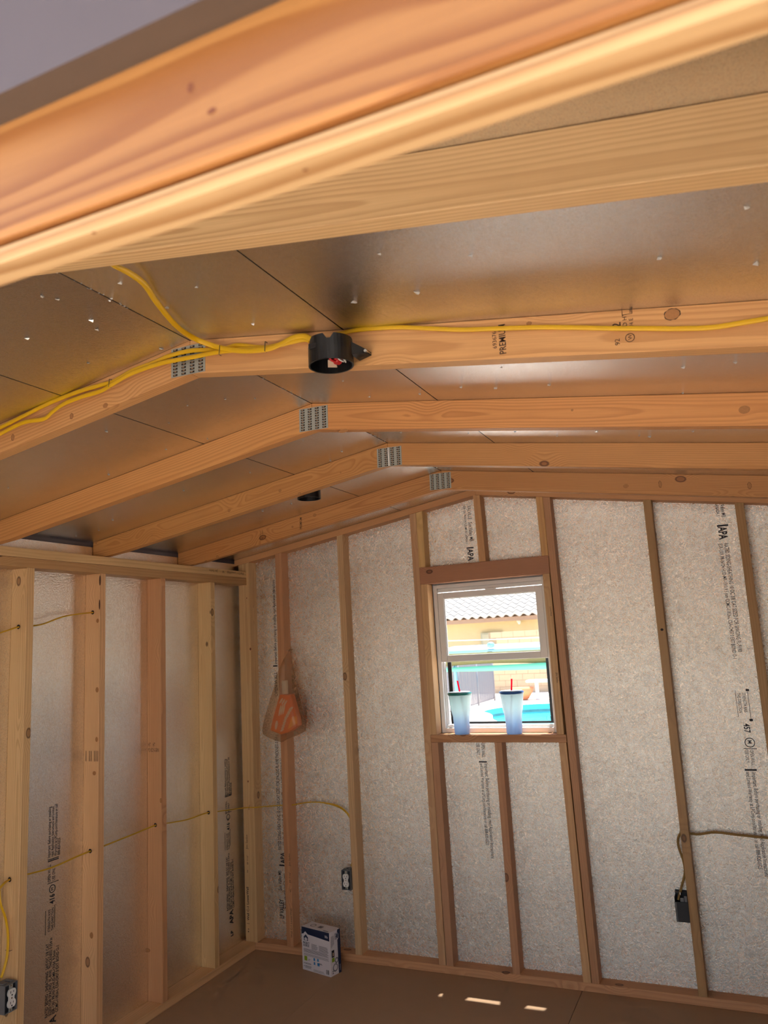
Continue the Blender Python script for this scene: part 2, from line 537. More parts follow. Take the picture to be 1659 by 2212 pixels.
# ------------------------------------------------------------------ left wall
left = structure(box('wall_left', -0.012, 0.0, YF, 0, 0, 2.193, MFOILL))
o = box('siding', -0.03, -0.0125, YF - 0.02, 0.03, ZG, roof_z(-0.03) + 0.01, MSIDING); o.parent = left; o.matrix_parent_inverse = WM[left.name].inverted()
xc = TL / 2
def left_stud(y0, y1, col, mat=None, w=W2):
    return board('stud', (xc, y0 + W2 / 2, W2), (xc, y1 + W2 / 2, 2.0570), (1, 0, 0), w, TL, tint(*col), left, mat)
stA = left_stud(-1.699, -1.692, (222, 182, 130))
stB = left_stud(-1.285, -1.281, (218, 170, 122))
stC = left_stud(-0.863, -0.859, (206, 152, 106))
stD = left_stud(-0.452, -0.437, (220, 182, 128))
for y in (-2.113, -2.53, -2.945, -3.36): left_stud(y, y, PINE)
board('bottom_plate', (xc, YF, W2 / 2), (xc, -T, W2 / 2), (1, 0, 0), W2, TL, tint(216, 172, 124), left)
board('top_plate', (xc, YF, 2.0775), (xc, -T, 2.0775), (1, 0, 0), 0.0405, TL, tint(182, 140, 92), left)
tp = board('top_plate', (xc, YF, 2.1183), (xc, -T, 2.1183), (1, 0, 0), 0.0395, TL, tint(214, 176, 124), left)

# ------------------------------------------------------------------ right wall (seen only in reflections)
right = structure(box('wall_right', XW, XW + 0.012, YF, 0, 0, 2.193, MFOILL))
o = box('siding', XW + 0.0125, XW + 0.03, YF - 0.02, 0.03, ZG, roof_z(-0.03) + 0.01, MSIDING); o.parent = right; o.matrix_parent_inverse = WM[right.name].inverted()
for k in range(9):
    y = -0.45 - 0.4064 * k
    if y < YF + 0.05: continue
    board('stud', (XW - xc, y, W2), (XW - xc, y, 2.057), (1, 0, 0), W2, TL, tint(*PINE), right)
board('bottom_plate', (XW - xc, YF, W2 / 2), (XW - xc, -T, W2 / 2), (1, 0, 0), W2, TL, tint(*PINE), right)
board('top_plate', (XW - xc, YF, 2.0775), (XW - xc, -T, 2.0775), (1, 0, 0), 0.0405, TL, tint(*PINE), right)
board('top_plate', (XW - xc, YF, 2.1183), (XW - xc, -T, 2.1183), (1, 0, 0), 0.0395, TL, tint(*PINE), right)

# ------------------------------------------------------------------ front wall with the doorway the camera looks through
DX0, DX1, DZ = 0.95, 2.99, 1.936
front = structure(holed_wall('wall_front', YF - 0.004, YF, MFOIL, -0.03, XW + 0.03, DX0, DX1, 0.0, 2.075, 0.0))
fs = holed_wall('siding', YF - 0.023, YF - 0.0045, [MSIDING], -0.03, XW + 0.03, DX0, DX1, ZG, 2.030, ZG)
fs.data.materials.append(MSIDEEDGE)
for pl in fs.data.polygons:
    if abs(pl.normal.y) < 0.5: pl.material_index = 1
fs.parent = front
yf = YF + 0.0445
box('drip_strip', DX0, DX1, YF - 0.0043, YF - 0.0002, 2.0305, 2.060, MSIDEEDGE, front)
header = board('door_header', (DX0 - 0.10, YF + W2 / 2, 1.9910), (DX1 + 0.10, YF + W2 / 2, 1.9910), (0, 0, 1), W2, 0.088, tint(158, 108, 58, 0), front, MHEAD, bev=0.003)
header['label'] = 'orange timber header over the doorway'
facing = board('header_facing', (DX0 - 0.10, YF + 0.0215, 1.9405), (DX1 + 0.10, YF + 0.0215, 1.9405), (0, 0, 1), 0.031, 0.0125, tint(184, 148, 104, 0), front, MHEAD, bev=0.004)
def disc(name, parent, loc, axis, r0, r1, mat):
    bm = bmesh.new(); bmesh.ops.create_circle(bm, cap_ends=True, radius=1.0, segments=18)
    mw = Vector(axis).to_track_quat('Z', 'Y').to_matrix().to_4x4() @ Matrix.Diagonal((r0, r1, 1, 1)); mw.translation = Vector(loc)
    return link(name, to_mesh(bm, name), mat, parent, mw)
MKNOT = plain('knot', srgb(120, 66, 36), 0.7)
disc('knot', header, (2.5285, YF - 0.0004, 1.9777), (0, -1, 0), 0.0032, 0.0020, MKNOT)
disc('knot', header, (2.5132, YF - 0.0004, 1.9989), (0, -1, 0), 0.0022, 0.0036, MKNOT)
for q in ((2.5795, -3.6809, 1.9342), (2.4257, -3.6889, 1.9342)): disc('nail_hole', facing, (q[0], q[1], 1.9338), (0, 0, -1), 0.0016, 0.0012, MKNOT)
facing['label'] = 'pale board under the orange header'
for x in (0.05, 0.45, 0.84): 
    board('stud', (x, yf, W2), (x, yf, plate_z(x)), (0, 1, 0), W2, 0.088, tint(*PINE), front)
for x in (DX0 - 0.02, DX1 + 0.02):
    board('door_trimmer', (x, yf, 0), (x, yf, DZ - 0.002), (0, 1, 0), W2, 0.088, tint(*PINE), front)
for x in (1.25, 1.66, 2.06, 2.47, 2.87):
    board('cripple_stud', (x, yf, 2.0305), (x, yf, plate_z(x)), (0, 1, 0), W2, 0.088, tint(*PINE), front)

# ------------------------------------------------------------------ roof
ceiling = structure(prism('ceiling', [(-0.16, roof_z(-0.16) + 0.012), (XR, ZT + 0.012), (XW + 0.16, roof_z(XW + 0.16) + 0.012),
                                      (XW + 0.16, roof_z(XW + 0.16) + 0.03), (XR, ZT + 0.03), (-0.16, roof_z(-0.16) + 0.03)], YF - 0.16, 0.131, MSEAM))
sx = [-0.03, 1.131, XR, 2.0155, XW + 0.03]
sy = [YF, TRUSS_Y[0] + W2 / 2, TRUSS_Y[2] + W2 / 2, TRUSS_Y[4] + W2 / 2, 0.0]
for i in range(4):
    for j in range(4):
        x0, x1 = sx[i] + 0.0018, sx[i + 1] - 0.0018
        prism('roof_sheet', [(x0, roof_z(x0)), (x1, roof_z(x1)), (x1, roof_z(x1) + 0.0115), (x0, roof_z(x0) + 0.0115)],
              sy[j] + 0.0006, sy[j + 1] - 0.0006, MFOILC, ceiling)

# ------------------------------------------------------------------ trusses
def rafter_mesh_world(s):
    th = math.atan(M)
    X = Vector((s * math.cos(th), 0, -math.sin(th))); Z = Vector((s * math.sin(th), 0, math.cos(th))); Y = Z.cross(X)
    mw = Matrix((X, Y, Z)).transposed().to_4x4()
    mw.translation = Vector((XR, 0, (ZT + ZB) / 2))
    xe = 0.002 if s < 0 else XW - 0.002
    xh = 0.086 if s < 0 else XW - 0.086
    zb = lambda x: ZB - M * abs(x - XR)
    a = 0.0005 * s
    poly = [(XR + a, ZT - 0.0006), (xe, roof_z(xe) - 0.0006), (xe, ZP + 0.0004), (xh, ZP + 0.0004), (xh - 0.02 * (-s), max(zb(xh + 0.02 * -s), ZP + 0.001)), (xh - 0.10 * s, zb(xh - 0.10 * s)), (XR + a, ZB)]
    inv = mw.inverted()
    lp = [inv @ Vector((x, 0, z)) for x, z in poly]
    return [(v.x, v.z) for v in lp], mw

def gusset_meshes():
    """toothed connector plate 0.108 x 0.078, thin along y, face at y = 0 looking to -y"""
    bm = bmesh.new()
    add_box(bm, -0.054, 0.054, -0.0012, 0.0, -0.039, 0.039)
    plate = to_mesh(bm, 'gusset')
    slots, teeth = bmesh.new(), bmesh.new()
    for c in range(4):
        for k in range(9):
            x = -0.0405 + c * 0.027; z = -0.034 + k * 0.0085
            add_box(slots, x - 0.0070, x + 0.0070, -0.0016, -0.0011, z - 0.0026, z + 0.0026)
            add_box(teeth, x - 0.0045 + 0.002 * (k % 2), x + 0.002 + 0.002 * (k % 2), -0.0022, -0.0015, z - 0.0006, z + 0.0014)
    return plate, to_mesh(slots, 'slots'), to_mesh(teeth, 'teeth')
G_PLATE, G_SLOT, G_TOOTH = gusset_meshes()

def make_truss(y, cols, gx, gz, label):
    t = empty('roof_truss', (XR, y, ZB), label, 'roof truss', 'roof trusses under the foil ceiling')
    for s, c in zip((-1, 1), cols):
        lp, mw = rafter_mesh_world(s)
        w = mw.copy(); w.translation.y = y + W2 / 2
        prism('rafter', lp, -W2 / 2, W2 / 2, MWOOD, t, w, tint(*c), 0.0016)
    mw = Matrix.Translation((gx, y - 0.0002, gz)) @ Matrix.Rotation(math.radians(1.2), 4, 'Y')
    g = link('gusset_plate', G_PLATE, MGALV, t, mw)
    a = link('slots', G_SLOT, MSEAM, g, mw); a['kind'] = 'stuff'
    a = link('teeth', G_TOOTH, MTOOTH, g, mw); a['kind'] = 'stuff'
    return t
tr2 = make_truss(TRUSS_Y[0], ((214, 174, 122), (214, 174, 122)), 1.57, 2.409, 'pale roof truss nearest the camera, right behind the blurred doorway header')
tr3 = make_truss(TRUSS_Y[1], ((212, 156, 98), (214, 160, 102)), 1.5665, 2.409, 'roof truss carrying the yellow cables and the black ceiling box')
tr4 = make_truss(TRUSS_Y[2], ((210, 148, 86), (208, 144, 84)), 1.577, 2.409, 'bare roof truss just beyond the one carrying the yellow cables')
tr5 = make_truss(TRUSS_Y[3], ((196, 138, 78), (198, 140, 82)), 1.577, 2.403, 'roof truss with a painted glare strip down its ridge plate')
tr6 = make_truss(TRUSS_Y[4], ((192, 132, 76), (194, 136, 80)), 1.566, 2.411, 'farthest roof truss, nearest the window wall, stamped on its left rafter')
box('glare_strip', 1.5725, 1.5785, TRUSS_Y[3] - 0.004, TRUSS_Y[3] - 0.0022, 2.366, 2.442, MWHITE, tr5)  # white bar stands in for the glare line on the ridge plate

# bright fastener tips and foil tears under the roof
def specks(name, pts, mat, s0, s1, parent):
    bm = bmesh.new()
    for x, y in pts:
        z = roof_z(x)
        s = random.uniform(s0, s1)
        a = random.uniform(0, 6.28)
        v = [bm.verts.new((x + s * math.cos(a + q) * f, y + s * math.sin(a + q) * f, z - h)) for q, f, h in ((0, 1, 0.0004), (2.1, .8, 0.0004), (4.0, .7, 0.0005))]
        tip = bm.verts.new((x + s * .3, y + s * .2, z - s * random.uniform(0.3, 0.6)))
        for i in range(3): bm.faces.new((v[i], v[(i + 1) % 3], tip))
    o = link(name, to_mesh(bm, name), mat, parent)
    o['kind'] = 'stuff'
    return o
SP = [(1.4796, -2.8874), (1.4931, -2.8554), (1.478, -2.7407), (1.4558, -2.7004), (1.318, -2.7841), (1.3182, -2.5919), (1.4933, -2.5169), (1.822, -2.794), (1.6674, -2.8506), (1.6723, -2.7081), (1.8148, -2.5719), (2.1186, -2.6489), (2.2693, -2.8483), (2.4249, -2.8029), (2.7297, -2.7201), (2.2683, -2.6672), (2.8608, -2.8614), (2.8773, -2.6646), (1.0183, -2.2131), (1.1809, -2.1078), (1.1684, -1.8899), (1.0187, -1.9296), (1.4094, -2.1199), (1.3061, -2.172), (1.4723, -2.0471), (0.7313, -1.904), (0.3168, -1.4441), (0.1675, -1.3734), (0.0589, -1.402), (0.4484, -2.0983), (1.3697, -1.5707), (1.4035, -1.3209), (1.318, -1.2578), (1.0383, -1.4359), (0.7468, -1.4917), (0.7327, -0.878), (0.8784, -0.8484), (1.8128, -1.9216), (1.8084, -2.096), (1.9855, -1.936), (2.1349, -1.9947), (2.2308, -1.9742), (2.3006, -2.1618), (2.7306, -2.1006), (2.8437, -2.1206), (2.716, -1.8693), (2.3841, -1.9891), (1.9643, -1.4024), (1.7076, -1.4254), (2.1433, -1.4266), (2.274, -1.3493), (2.4197, -1.4176), (2.5799, -1.3354), (2.7206, -1.4078), (2.5488, -1.3504), (2.4504, -1.5927)]
specks('fastener_tips', SP, MSHINER, 0.005, 0.010, ceiling)
TEAR = []
for a, b in ((-2.93, -2.58), (-2.17, -1.93), (-1.40, -1.24), (-0.80, -0.66)):
    for k in range(16):
        TEAR.append((XR + random.uniform(-0.006, 0.006), a + (b - a) * random.random()))
specks('foil_tears', TEAR, MSHINER, 0.002, 0.005, ceiling)

# ------------------------------------------------------------------ lumber stamps
YT3 = TRUSS_Y[1]
UPX, UPY = (0, 0, 1), (-1, 0, 0)       # print that climbs a face looking to the camera
tr3r = [c for c in tr3.children if c.name.startswith('rafter')][-1]
tr6l = [c for c in tr6.children if c.name.startswith('rafter')][0]
text('PREMIUM', 0.021, (2.399, YT3, 2.252), (0.03, 0, 1), (-1, 0, 0.03), MINKP, tr3r, bold=0.012, sx=0.78)
text('693676', 0.013, (2.3795, YT3, 2.268), (0.03, 0, 1), (-1, 0, 0.03), MINKP, tr3r)
text('92', 0.014, (2.6300, YT3, 2.222), (0.03, 0, 1), (-1, 0, 0.03), MINKP, tr3r)
text('2', 0.024, (2.6350, YT3, 2.258), (0.03, 0, 1), (-1, 0, 0.03), MINKP, tr3r, bold=0.01)
text('KD HT', 0.012, (2.6470, YT3, 2.250), (0.03, 0, 1), (-1, 0, 0.03), MINKP, tr3r)
text('1/4 E', 0.011, (2.6590, YT3, 2.250), (0.03, 0, 1), (-1, 0, 0.03), MINKP, tr3r)
text('PPI-L', 0.008, (2.6600, YT3, 2.284), (0.03, 0, 1), (-1, 0, 0.03), MINKP, tr3r)
bars('stamp_ring', ringpoly(0.007, 0.0, 0.0078, 0.0092), (2.650, YT3, 2.226), (0.03, 0, 1), (-1, 0, 0.03), MINKP, tr3r)
bars('stamp_frame', [rect(0.056, -0.008, 0.057, 0.012), rect(0.080, -0.008, 0.081, 0.012), rect(0.056, -0.008, 0.081, -0.007), rect(0.056, 0.011, 0.081, 0.012)],
     (2.650, YT3, 2.226), (0.03, 0, 1), (-1, 0, 0.03), MINKP, tr3r)
text('W', 0.011, (2.6540, YT3, 2.2285), (0.03, 0, 1), (-1, 0, 0.03), MINKP, tr3r)
YT6 = TRUSS_Y[4]
text('PREMIUM', 0.019, (0.797, YT6, 2.263), (0.03, 0, 1), (-1, 0, 0.03), MINKP, tr6l, bold=0.012, sx=0.8)
text('2  KD HT\n92  S-DRY', 0.012, (0.548, YT6, 2.236), (0.03, 0, 1), (-1, 0, 0.03), MINKP, tr6l)
# post, stud and plate prints
text('Wall C-1 LowerWall', 0.021, (0.050, -T, 0.150), UPX, UPY, MINK, post, sx=1.0, bold=0.018)
text('W', 0.016, (0.052, -T, 0.405), UPX, UPY, MINKP, post)
text('89 7/16"', 0.015, (0.053, -T, 0.450), UPX, UPY, MINKP, post)
text('Jim Sanko', 0.020, (0.052, -T, 0.535), UPX, UPY, MINKP, post)
bars('mark', [rect(0.0, 0.0, 0.002, 0.018), rect(-0.045, 0.006, -0.038, 0.012), rect(-0.03, 0.004, -0.026, 0.012)], (0.052, -T, 0.132), UPX, UPY, MINKP, post)
text('Wall C-1 LowerWall', 0.016, (0.333, -T, 0.085), UPX, UPY, MINKP, st2, sx=1.1)
text('W       89 7/16"       Jim Sanko', 0.016, (0.334, -T, 0.32), UPX, UPY, MINKP, st2, sx=1.05)
text('Jim Sanko', 0.014, (1.921, -T, 1.470), (0, 0, -1), (1, 0, 0), MINKP, trim_r, sx=0.9)
text('LowerWall', 0.013, (1.919, -T, 1.80), (0, 0, -1), (1, 0, 0), MINKP, trim_r, sx=0.8)
text('Wall D-1 LowerWall     W        Jim Sanko', 0.020, (TL, -0.105, 2.130), (0, -1, 0), (0, 0, -1), MINKP, tp, sx=1.0)
text('HT    HT\n92 KD S-GRN', 0.026, (0.006, -0.861, 1.215), (1, 0, 0), (0, 0, 1), MINKP, stC, sx=0.45)
text('| || |||', 0.05, (0.010, -1.283, 1.22), (1, 0, 0), (0, 0, 1), MINKP, stB, sx=0.75)

# knots the photograph shows on single boards
MBARK = plain('bark pocket', srgb(84, 48, 30), 0.8)
MKN = plain('knot wood', srgb(184, 126, 74), 0.65, scale=200.0, lo=0.7)
def knot(parent, c, rx, rz, ring=True, mat=None, nrm=(0, -1, 0)):
    p = Vector(c)
    bm = bmesh.new(); n = 20
    mats = [mat or MKN, MSEAM]
    ctr = bm.verts.new((0, 0, 0))
    A = [bm.verts.new((rx * math.cos(2 * math.pi * k / n), rz * math.sin(2 * math.pi * k / n), 0)) for k in range(n)]
    for k in range(n): bm.faces.new((ctr, A[k], A[(k + 1) % n]))
    if ring:
        B = [bm.verts.new((v.co.x * (1.10 + 0.07 * math.sin(k * 1.7)), v.co.y * (1.10 + 0.07 * math.cos(k * 2.3)), 0)) for k, v in enumerate(A)]
        for k in range(n):
            f = bm.faces.new((A[k], B[k], B[(k + 1) % n], A[(k + 1) % n])); f.material_index = 1
    me = to_mesh(bm, 'knot')
    mw = Matrix(((1, 0, 0), (0, 0, -1), (0, 1, 0))).to_4x4(); mw.translation = p + Vector(nrm) * 0.0006
    return link('knot', me, mats, parent, mw)
def rafters_of(t): return [c for c in t.children if c.name.startswith('rafter')]
r3, r4, r5, r6 = rafters_of(tr3), rafters_of(tr4), rafters_of(tr5), rafters_of(tr6)
for par, pts in ((r3[1], [((2.7327, -2.4973, 2.2631), 0.014, 0.011), ((2.4527, -2.4973, 2.3077), 0.005, 0.004)]), (r3[0], [((1.1655, -2.4973, 2.3286), 0.006, 0.008), ((1.2878, -2.4973, 2.3374), 0.009, 0.007), ((0.9395, -2.4973, 2.3041), 0.006, 0.009)]),
                 (r4[1], [((2.8605, -1.8599, 2.2125), 0.014, 0.011), ((2.4194, -1.8599, 2.2893), 0.003, 0.003), ((1.6857, -1.8599, 2.3488), 0.018, 0.006)]),
                 (r5[0], [((0.7931, -1.2395, 2.2766), 0.006, 0.006), ((1.058, -1.2395, 2.3315), 0.006, 0.006), ((1.1534, -1.2395, 2.307), 0.006, 0.005), ((1.3535, -1.2395, 2.3692), 0.003, 0.003), ((0.0226, -1.2395, 2.2136), 0.005, 0.006)]),
                 (r6[0], [((0.8749, -0.6116, 2.3271), 0.008, 0.007), ((0.7411, -0.6116, 2.282), 0.005, 0.005), ((0.2672, -0.6116, 2.1704), 0.008, 0.006)]),
                 (r6[1], [((2.4101, -0.6116, 2.2738), 0.012, 0.009), ((2.5497, -0.6116, 2.2631), 0.006, 0.014), ((2.889, -0.6116, 2.2115), 0.007, 0.013)])):
    for c, a, b in pts: knot(par, c, a, b, a < 0.009 or par == r3[1])
for c, a, b in [((0.0798, -1.2823, 1.837), 0.008, 0.01), ((0.0801, -1.2823, 1.5239), 0.009, 0.012), ((0.0796, -1.2823, 1.3046), 0.008, 0.011), ((0.0674, -1.2823, 1.1574), 0.01, 0.009), ((0.059, -1.2823, 0.4787), 0.01, 0.013)]: knot(stB, (c[0], -1.2852, c[2]), a, b, False)
for c, a, b in [((0.0921, -1.2823, 2.0231), 0.0055, 0.024), ((0.0904, -1.2823, 1.9111), 0.0042, 0.024)]: knot(stB, (c[0], -1.2846, c[2]), a, b, False, MBARK)
for c, a, b in [((0.0862, -0.8591, 0.9575), 0.006, 0.01), ((0.0021, -0.8591, 0.2643), 0.012, 0.008)]: knot(stC, (c[0], -0.8632, c[2]), a, b, True)
for c, a, b in [((0.0861, -0.0785, 1.978), 0.003, 0.004), ((0.1036, -0.0785, 1.6722), 0.006, 0.008), ((0.0645, -0.0785, 0.9098), 0.004, 0.006)]: knot(post, (c[0], -T, c[2]), a, b, False, MKNOT)
for c, a, b in [((2.4466, -0.0785, 1.6544), 0.007, 0.006)]: knot(s7, (c[0], -T, c[2]), a, b, False, MSEAM)

# ------------------------------------------------------------------ sheathing print
LX, LY = (0, 0, 1), (0, -1, 0)
def left_print(y, z, k=1.0):
    """the grade block on a left wall panel, reading upwards; y is the edge the lines start from"""
    P = lambda dy, dz: (0.0, y + dy * k, z + dz * k)
    text('APA', 0.046, P(0.043, 0.005), LX, LY, MINK, left, bold=0.02, sx=0.85)
    text('LP', 0.030, P(0.040, -0.062), LX, LY, MINK, left, bold=0.02)
    text('RATED SIDING - SHEATHING  24/0 OC 3/8 CAT\nSIZED FOR SPACING  FL-9190  THICKNESS 0.354 in\nESR-1301 PR-N124 HUD-MR-1310d  9.5mm\nCCMC-11826-L CSA-O437.0 EXT BOND O-1', 0.0205, P(0.0, 0.085), LX, LY, MINK, left, sx=0.66, line=0.88, bold=0.004)
    text('STRENGTH AXIS\nTHIS DIRECTION', 0.0175, P(0.006, 0.412), LX, LY, MINK, left, sx=0.68, line=1.0)
    bars('axis_line', [rect(0.405, 0.018, 0.5, 0.020), rect(0.42, -0.030, 0.51, -0.028)], P(0.0, 0.0), LX, LY, MINK, left)
    text('416', 0.036, P(0.026, 0.518), LX, LY, MINK, left, bold=0.02, sx=0.72)
    bars('mill_mark', ringpoly(0.578, -0.014, 0.0135, 0.0165) + [rect(0.602, -0.046, 0.6045, 0.012)], P(0.0, 0.0), LX, LY, MINK, left)
    text('M', 0.018, P(0.020, 0.5705), LX, LY, MINK, left)
    text('OPEN WALL\nUSE ONLY', 0.021, P(0.004, 0.608), LX, LY, MINK, left, sx=0.60, line=1.1)
    bars('bar_mark', [rect(0.690, -0.046, 0.694, 0.012), rect(0.697, -0.046, 0.700, 0.012)], P(0.0, 0.0), LX, LY, MINK, left)
    text('Important: Before purchasing or installing,\nread Application Instructions and Limited\nWarranty at LPCorp.com/literature or call\n888-820-0325', 0.0205, P(0.0, 0.706), LX, LY, MINK, left, sx=0.60, line=0.86, bold=0.003)
left_print(-1.4640, 0.135)
left_print(-0.2050, 0.155, 0.98)
BX, BY = (0, 0, 1), (-1, 0, 0)
# panel between the corner post and the reddish stud: print climbs the wall, its edge behind the stud
def back_up(z, body, size, x, sx=0.8, bold=0.004, line=1.0):
    return text(body, size, (x, 0.0, z), BX, BY, MINK, back, sx=sx, bold=bold, line=line)
back_up(0.150, 'LP VALLEY', 0.040, 0.233, 0.55, 0.02)
back_up(0.300, 'Sun Valley MB', 0.030, 0.223, 0.62)
bars('bar_mark', [rect(0.432, 0.0, 0.440, 0.050)], (0.262, 0, 0), BX, BY, MINK, back)
back_up(0.447, 'APA', 0.040, 0.250, 0.80, 0.025)
back_up(0.520, 'RATED SIDING-SHEATHING 10 OC 3/8 CAT SIZED FOR SPACING FL-9190 THICKNESS 0.354 in', 0.031, 0.229, 0.505)
back_up(0.205, 'PR-N124 HUD 1 (T3P) 3 BODY TN CMMC 1', 0.024, 0.256, 0.42)
back_up(0.545, 'ESR-1301 PR-N124 HUD-MR-1310d CCMC-11826-L CSA-O437.0 EXT BOND O-1', 0.026, 0.258, 0.55)
back_up(1.385, 'OPEN WALL', 0.030, 0.236, 0.85, 0.01)
bars('bar_mark', [rect(1.560, 0.0, 1.568, 0.03)], (0.240, 0, 0), BX, BY, MINK, back)
back_up(1.575, 'Important: Before purchasing or installing, read Application Instructions', 0.029, 0.2385, 0.60)
DX_, DY_ = (0, 0, -1), (1, 0, 0)       # print running down the wall
def back_dn(z, x, body, size, sx=0.8, bold=0.004, line=1.0):
    return text(body, size, (x, 0.0, z), DX_, DY_, MINK, back, sx=sx, bold=bold, line=line)
back_dn(2.385, 1.497, 'VALVILLE   Sun Valley MB', 0.030, 0.62)
bars('bar_mark', [rect(0, 0, 0.007, 0.040)], (1.476, 0, 2.155), DX_, DY_, MINK, back)
back_dn(2.145, 1.480, 'APA', 0.046, 0.74, 0.025)
back_dn(2.385, 1.474, 'ESR-1301 PR-N124 HUD-MR IN CANADA 1', 0.018, 0.62)
back_dn(1.118, 1.478, 'OPEN WALL\nUSE ONLY', 0.026, 0.50, 0.01, 1.05)
bars('bar_mark', [rect(0, -0.02, 0.007, 0.024)], (1.478, 0, 1.026), DX_, DY_, MINK, back)
back_dn(1.015, 1.488, 'Important: Before purchasing or installing, read Application Instructions', 0.027, 0.60)
back_dn(1.015, 1.464, 'and Limited Warranty at LPCorp.com/literature or call 888-820-0325', 0.024, 0.60)
back_dn(2.262, 2.771, 'Sun Valley MB', 0.026, 0.6)
back_dn(2.262, 2.748, 'IN CANADA 1', 0.022, 0.6)
bars('bar_mark', [rect(0, 0, 0.008, 0.050)], (2.744, 0, 2.136), DX_, DY_, MINK, back)
back_dn(2.126, 2.749, 'APA', 0.052, 0.62, 0.03)
back_dn(2.046, 2.766, 'RATED SIDING-SHEATHING 10 OC 3/8 CAT SIZED FOR SPACING FL-9190', 0.0265, 0.60)
back_dn(2.046, 2.741, 'ESR-1301 PR-N124 HUD-MR-1310 9.5 mm CCMC-11826-L CSA-O437.0 EXT BOND O-1', 0.0245, 0.60)
back_dn(1.345, 2.760, 'STRENGTH AXIS\nTHIS DIRECTION', 0.020, 0.60, line=1.1)
bars('axis_line', [rect(0, 0.02, 0.010, 0.034), rect(0.135, 0.020, 0.146, 0.034), rect(0.012, 0.026, 0.135, 0.028), rect(0.005, -0.026, 0.125, -0.024)], (2.757, 0, 1.362), DX_, DY_, MINK, back)
back_dn(1.206, 2.750, '457', 0.036, 0.75, 0.025)
bars('mill_mark', ringpoly(0, 0, 0.0185, 0.022) + [rect(0.026, -0.03, 0.029, 0.026)], (2.766, 0, 1.121), DX_, DY_, MINK, back)
back_dn(1.132, 2.757, 'M', 0.026, 0.8)
back_dn(1.088, 2.762, 'OPEN WALL\nUSE ONLY', 0.022, 0.55, line=1.0)
bars('bar_mark', [rect(0, -0.02, 0.008, 0.030)], (2.750, 0, 1.004), DX_, DY_, MINK, back)
back_dn(0.990, 2.758, 'Important: Before purchasing or installing, read Application Instructions', 0.025, 0.62)
back_dn(0.990, 2.734, 'and Limited Warranty at LPCorp.com/literature or call 888-820-0325', 0.024, 0.62)

# ------------------------------------------------------------------ cables
NY = (0, -1, 0)
def on_truss(pts, d): return [(x, YT3 - d, z) for x, z in pts]
def cable(name, pts, nrm, label, mat=MYEL, w=0.0125, h=0.0055, group=None):
    return tag(tube(name, pts, w, h, nrm, mat), label, 'cable', group)
def staple(parent, c, ax, nrm, s=0.016):
    """little wire staple: two legs and a crown across the cable"""
    c, ax, nrm = Vector(c), Vector(ax).normalized(), Vector(nrm).normalized()
    pts = [c - ax * s / 2, c - ax * s / 2 + nrm * 0.009, c + ax * s / 2 + nrm * 0.009, c + ax * s / 2]
    return tube('staple', pts, 0.0018, 0.0018, ax.cross(nrm), MSTAPLE, parent, 6, 4, False)
cabU = cable('yellow_cable', on_truss([(0.8286, 2.3276), (0.8856, 2.3388), (0.975, 2.3576), (1.0834, 2.3796), (1.1881, 2.3928), (1.2691, 2.3967), (1.3119, 2.3971), (1.3475, 2.4059), (1.3864, 2.4165), (1.4619, 2.4245), (1.5101, 2.4317), (1.5811, 2.431), (1.6645, 2.4151), (1.7188, 2.4152), (1.7715, 2.3997), (1.8122, 2.3898), (1.8481, 2.3904), (1.8886, 2.3935), (1.9294, 2.387)], 0.0045), NY,
       'upper of the two yellow cables sagging along the left rafter')
cabL = cable('yellow_cable', on_truss([(0.8295, 2.3064), (0.8865, 2.3157), (0.9448, 2.3289), (1.0022, 2.3377), (1.0712, 2.3342), (1.1054, 2.3493), (1.1471, 2.3647), (1.2088, 2.3729), (1.2812, 2.3769), (1.3152, 2.386), (1.3859, 2.4049), (1.4804, 2.4136), (1.5564, 2.4114), (1.5983, 2.4093), (1.6677, 2.4067), (1.7351, 2.3984), (1.8001, 2.3881), (1.8479, 2.3869), (1.9109, 2.3863), (1.9316, 2.3806)], 0.0108), NY,
       'lower yellow cable with a kink along the left rafter')
drop = [(1.8271, -3.05, 2.3657), (1.7895, -3.0, 2.3887), (1.765, -2.93, 2.4095), (1.7417, -2.86, 2.4205), (1.6896, -2.76, 2.4319), (1.6431, -2.64, 2.4344), (1.6223, -2.55, 2.4405), (1.6496, -2.514, 2.4275), (1.6961, -2.513, 2.4068), (1.7509, -2.511, 2.391), (1.8154, -2.511, 2.3821), (1.8499, -2.509, 2.3872), (1.8878, -2.51, 2.3963), (1.9185, -2.51, 2.3931), (1.9376, -2.51, 2.3807)]
cabD = cable('yellow_cable', drop, [(0.3, -0.6, -0.8), (0.5, -0.7, -0.4), (0.2, -1, -0.1), (0, -1, 0), (0, -1, 0)], 'yellow cable dropping from the near roof bay onto the ridge plate', w=0.0135)
cabR = cable('yellow_cable', on_truss([(1.9981, 2.3835), (2.0201, 2.3821), (2.061, 2.3804), (2.1552, 2.3649), (2.2327, 2.3447), (2.3072, 2.3253), (2.3895, 2.3095), (2.4674, 2.2946), (2.5437, 2.2769), (2.6141, 2.2594), (2.6856, 2.2431), (2.7335, 2.2318), (2.7982, 2.2197), (2.8465, 2.2171), (2.8959, 2.2153), (2.9272, 2.2132)], 0.0045), NY,
       'single yellow cable running right from the black ceiling box', w=0.0105)
for (u_, c_) in ((0, (1.3119, -2.4973, 2.3932)), (1, (1.6767, -2.4973, 2.4076)), (2, (1.8109, -2.4973, 2.3888))):
    staple(cabL if u_ == 0 else cabD, (c_[0], YT3 - (0.004 if u_ == 0 else 0.009), c_[2]), (0.1, 0, 1), NY, 0.022 if u_ == 0 else 0.024)

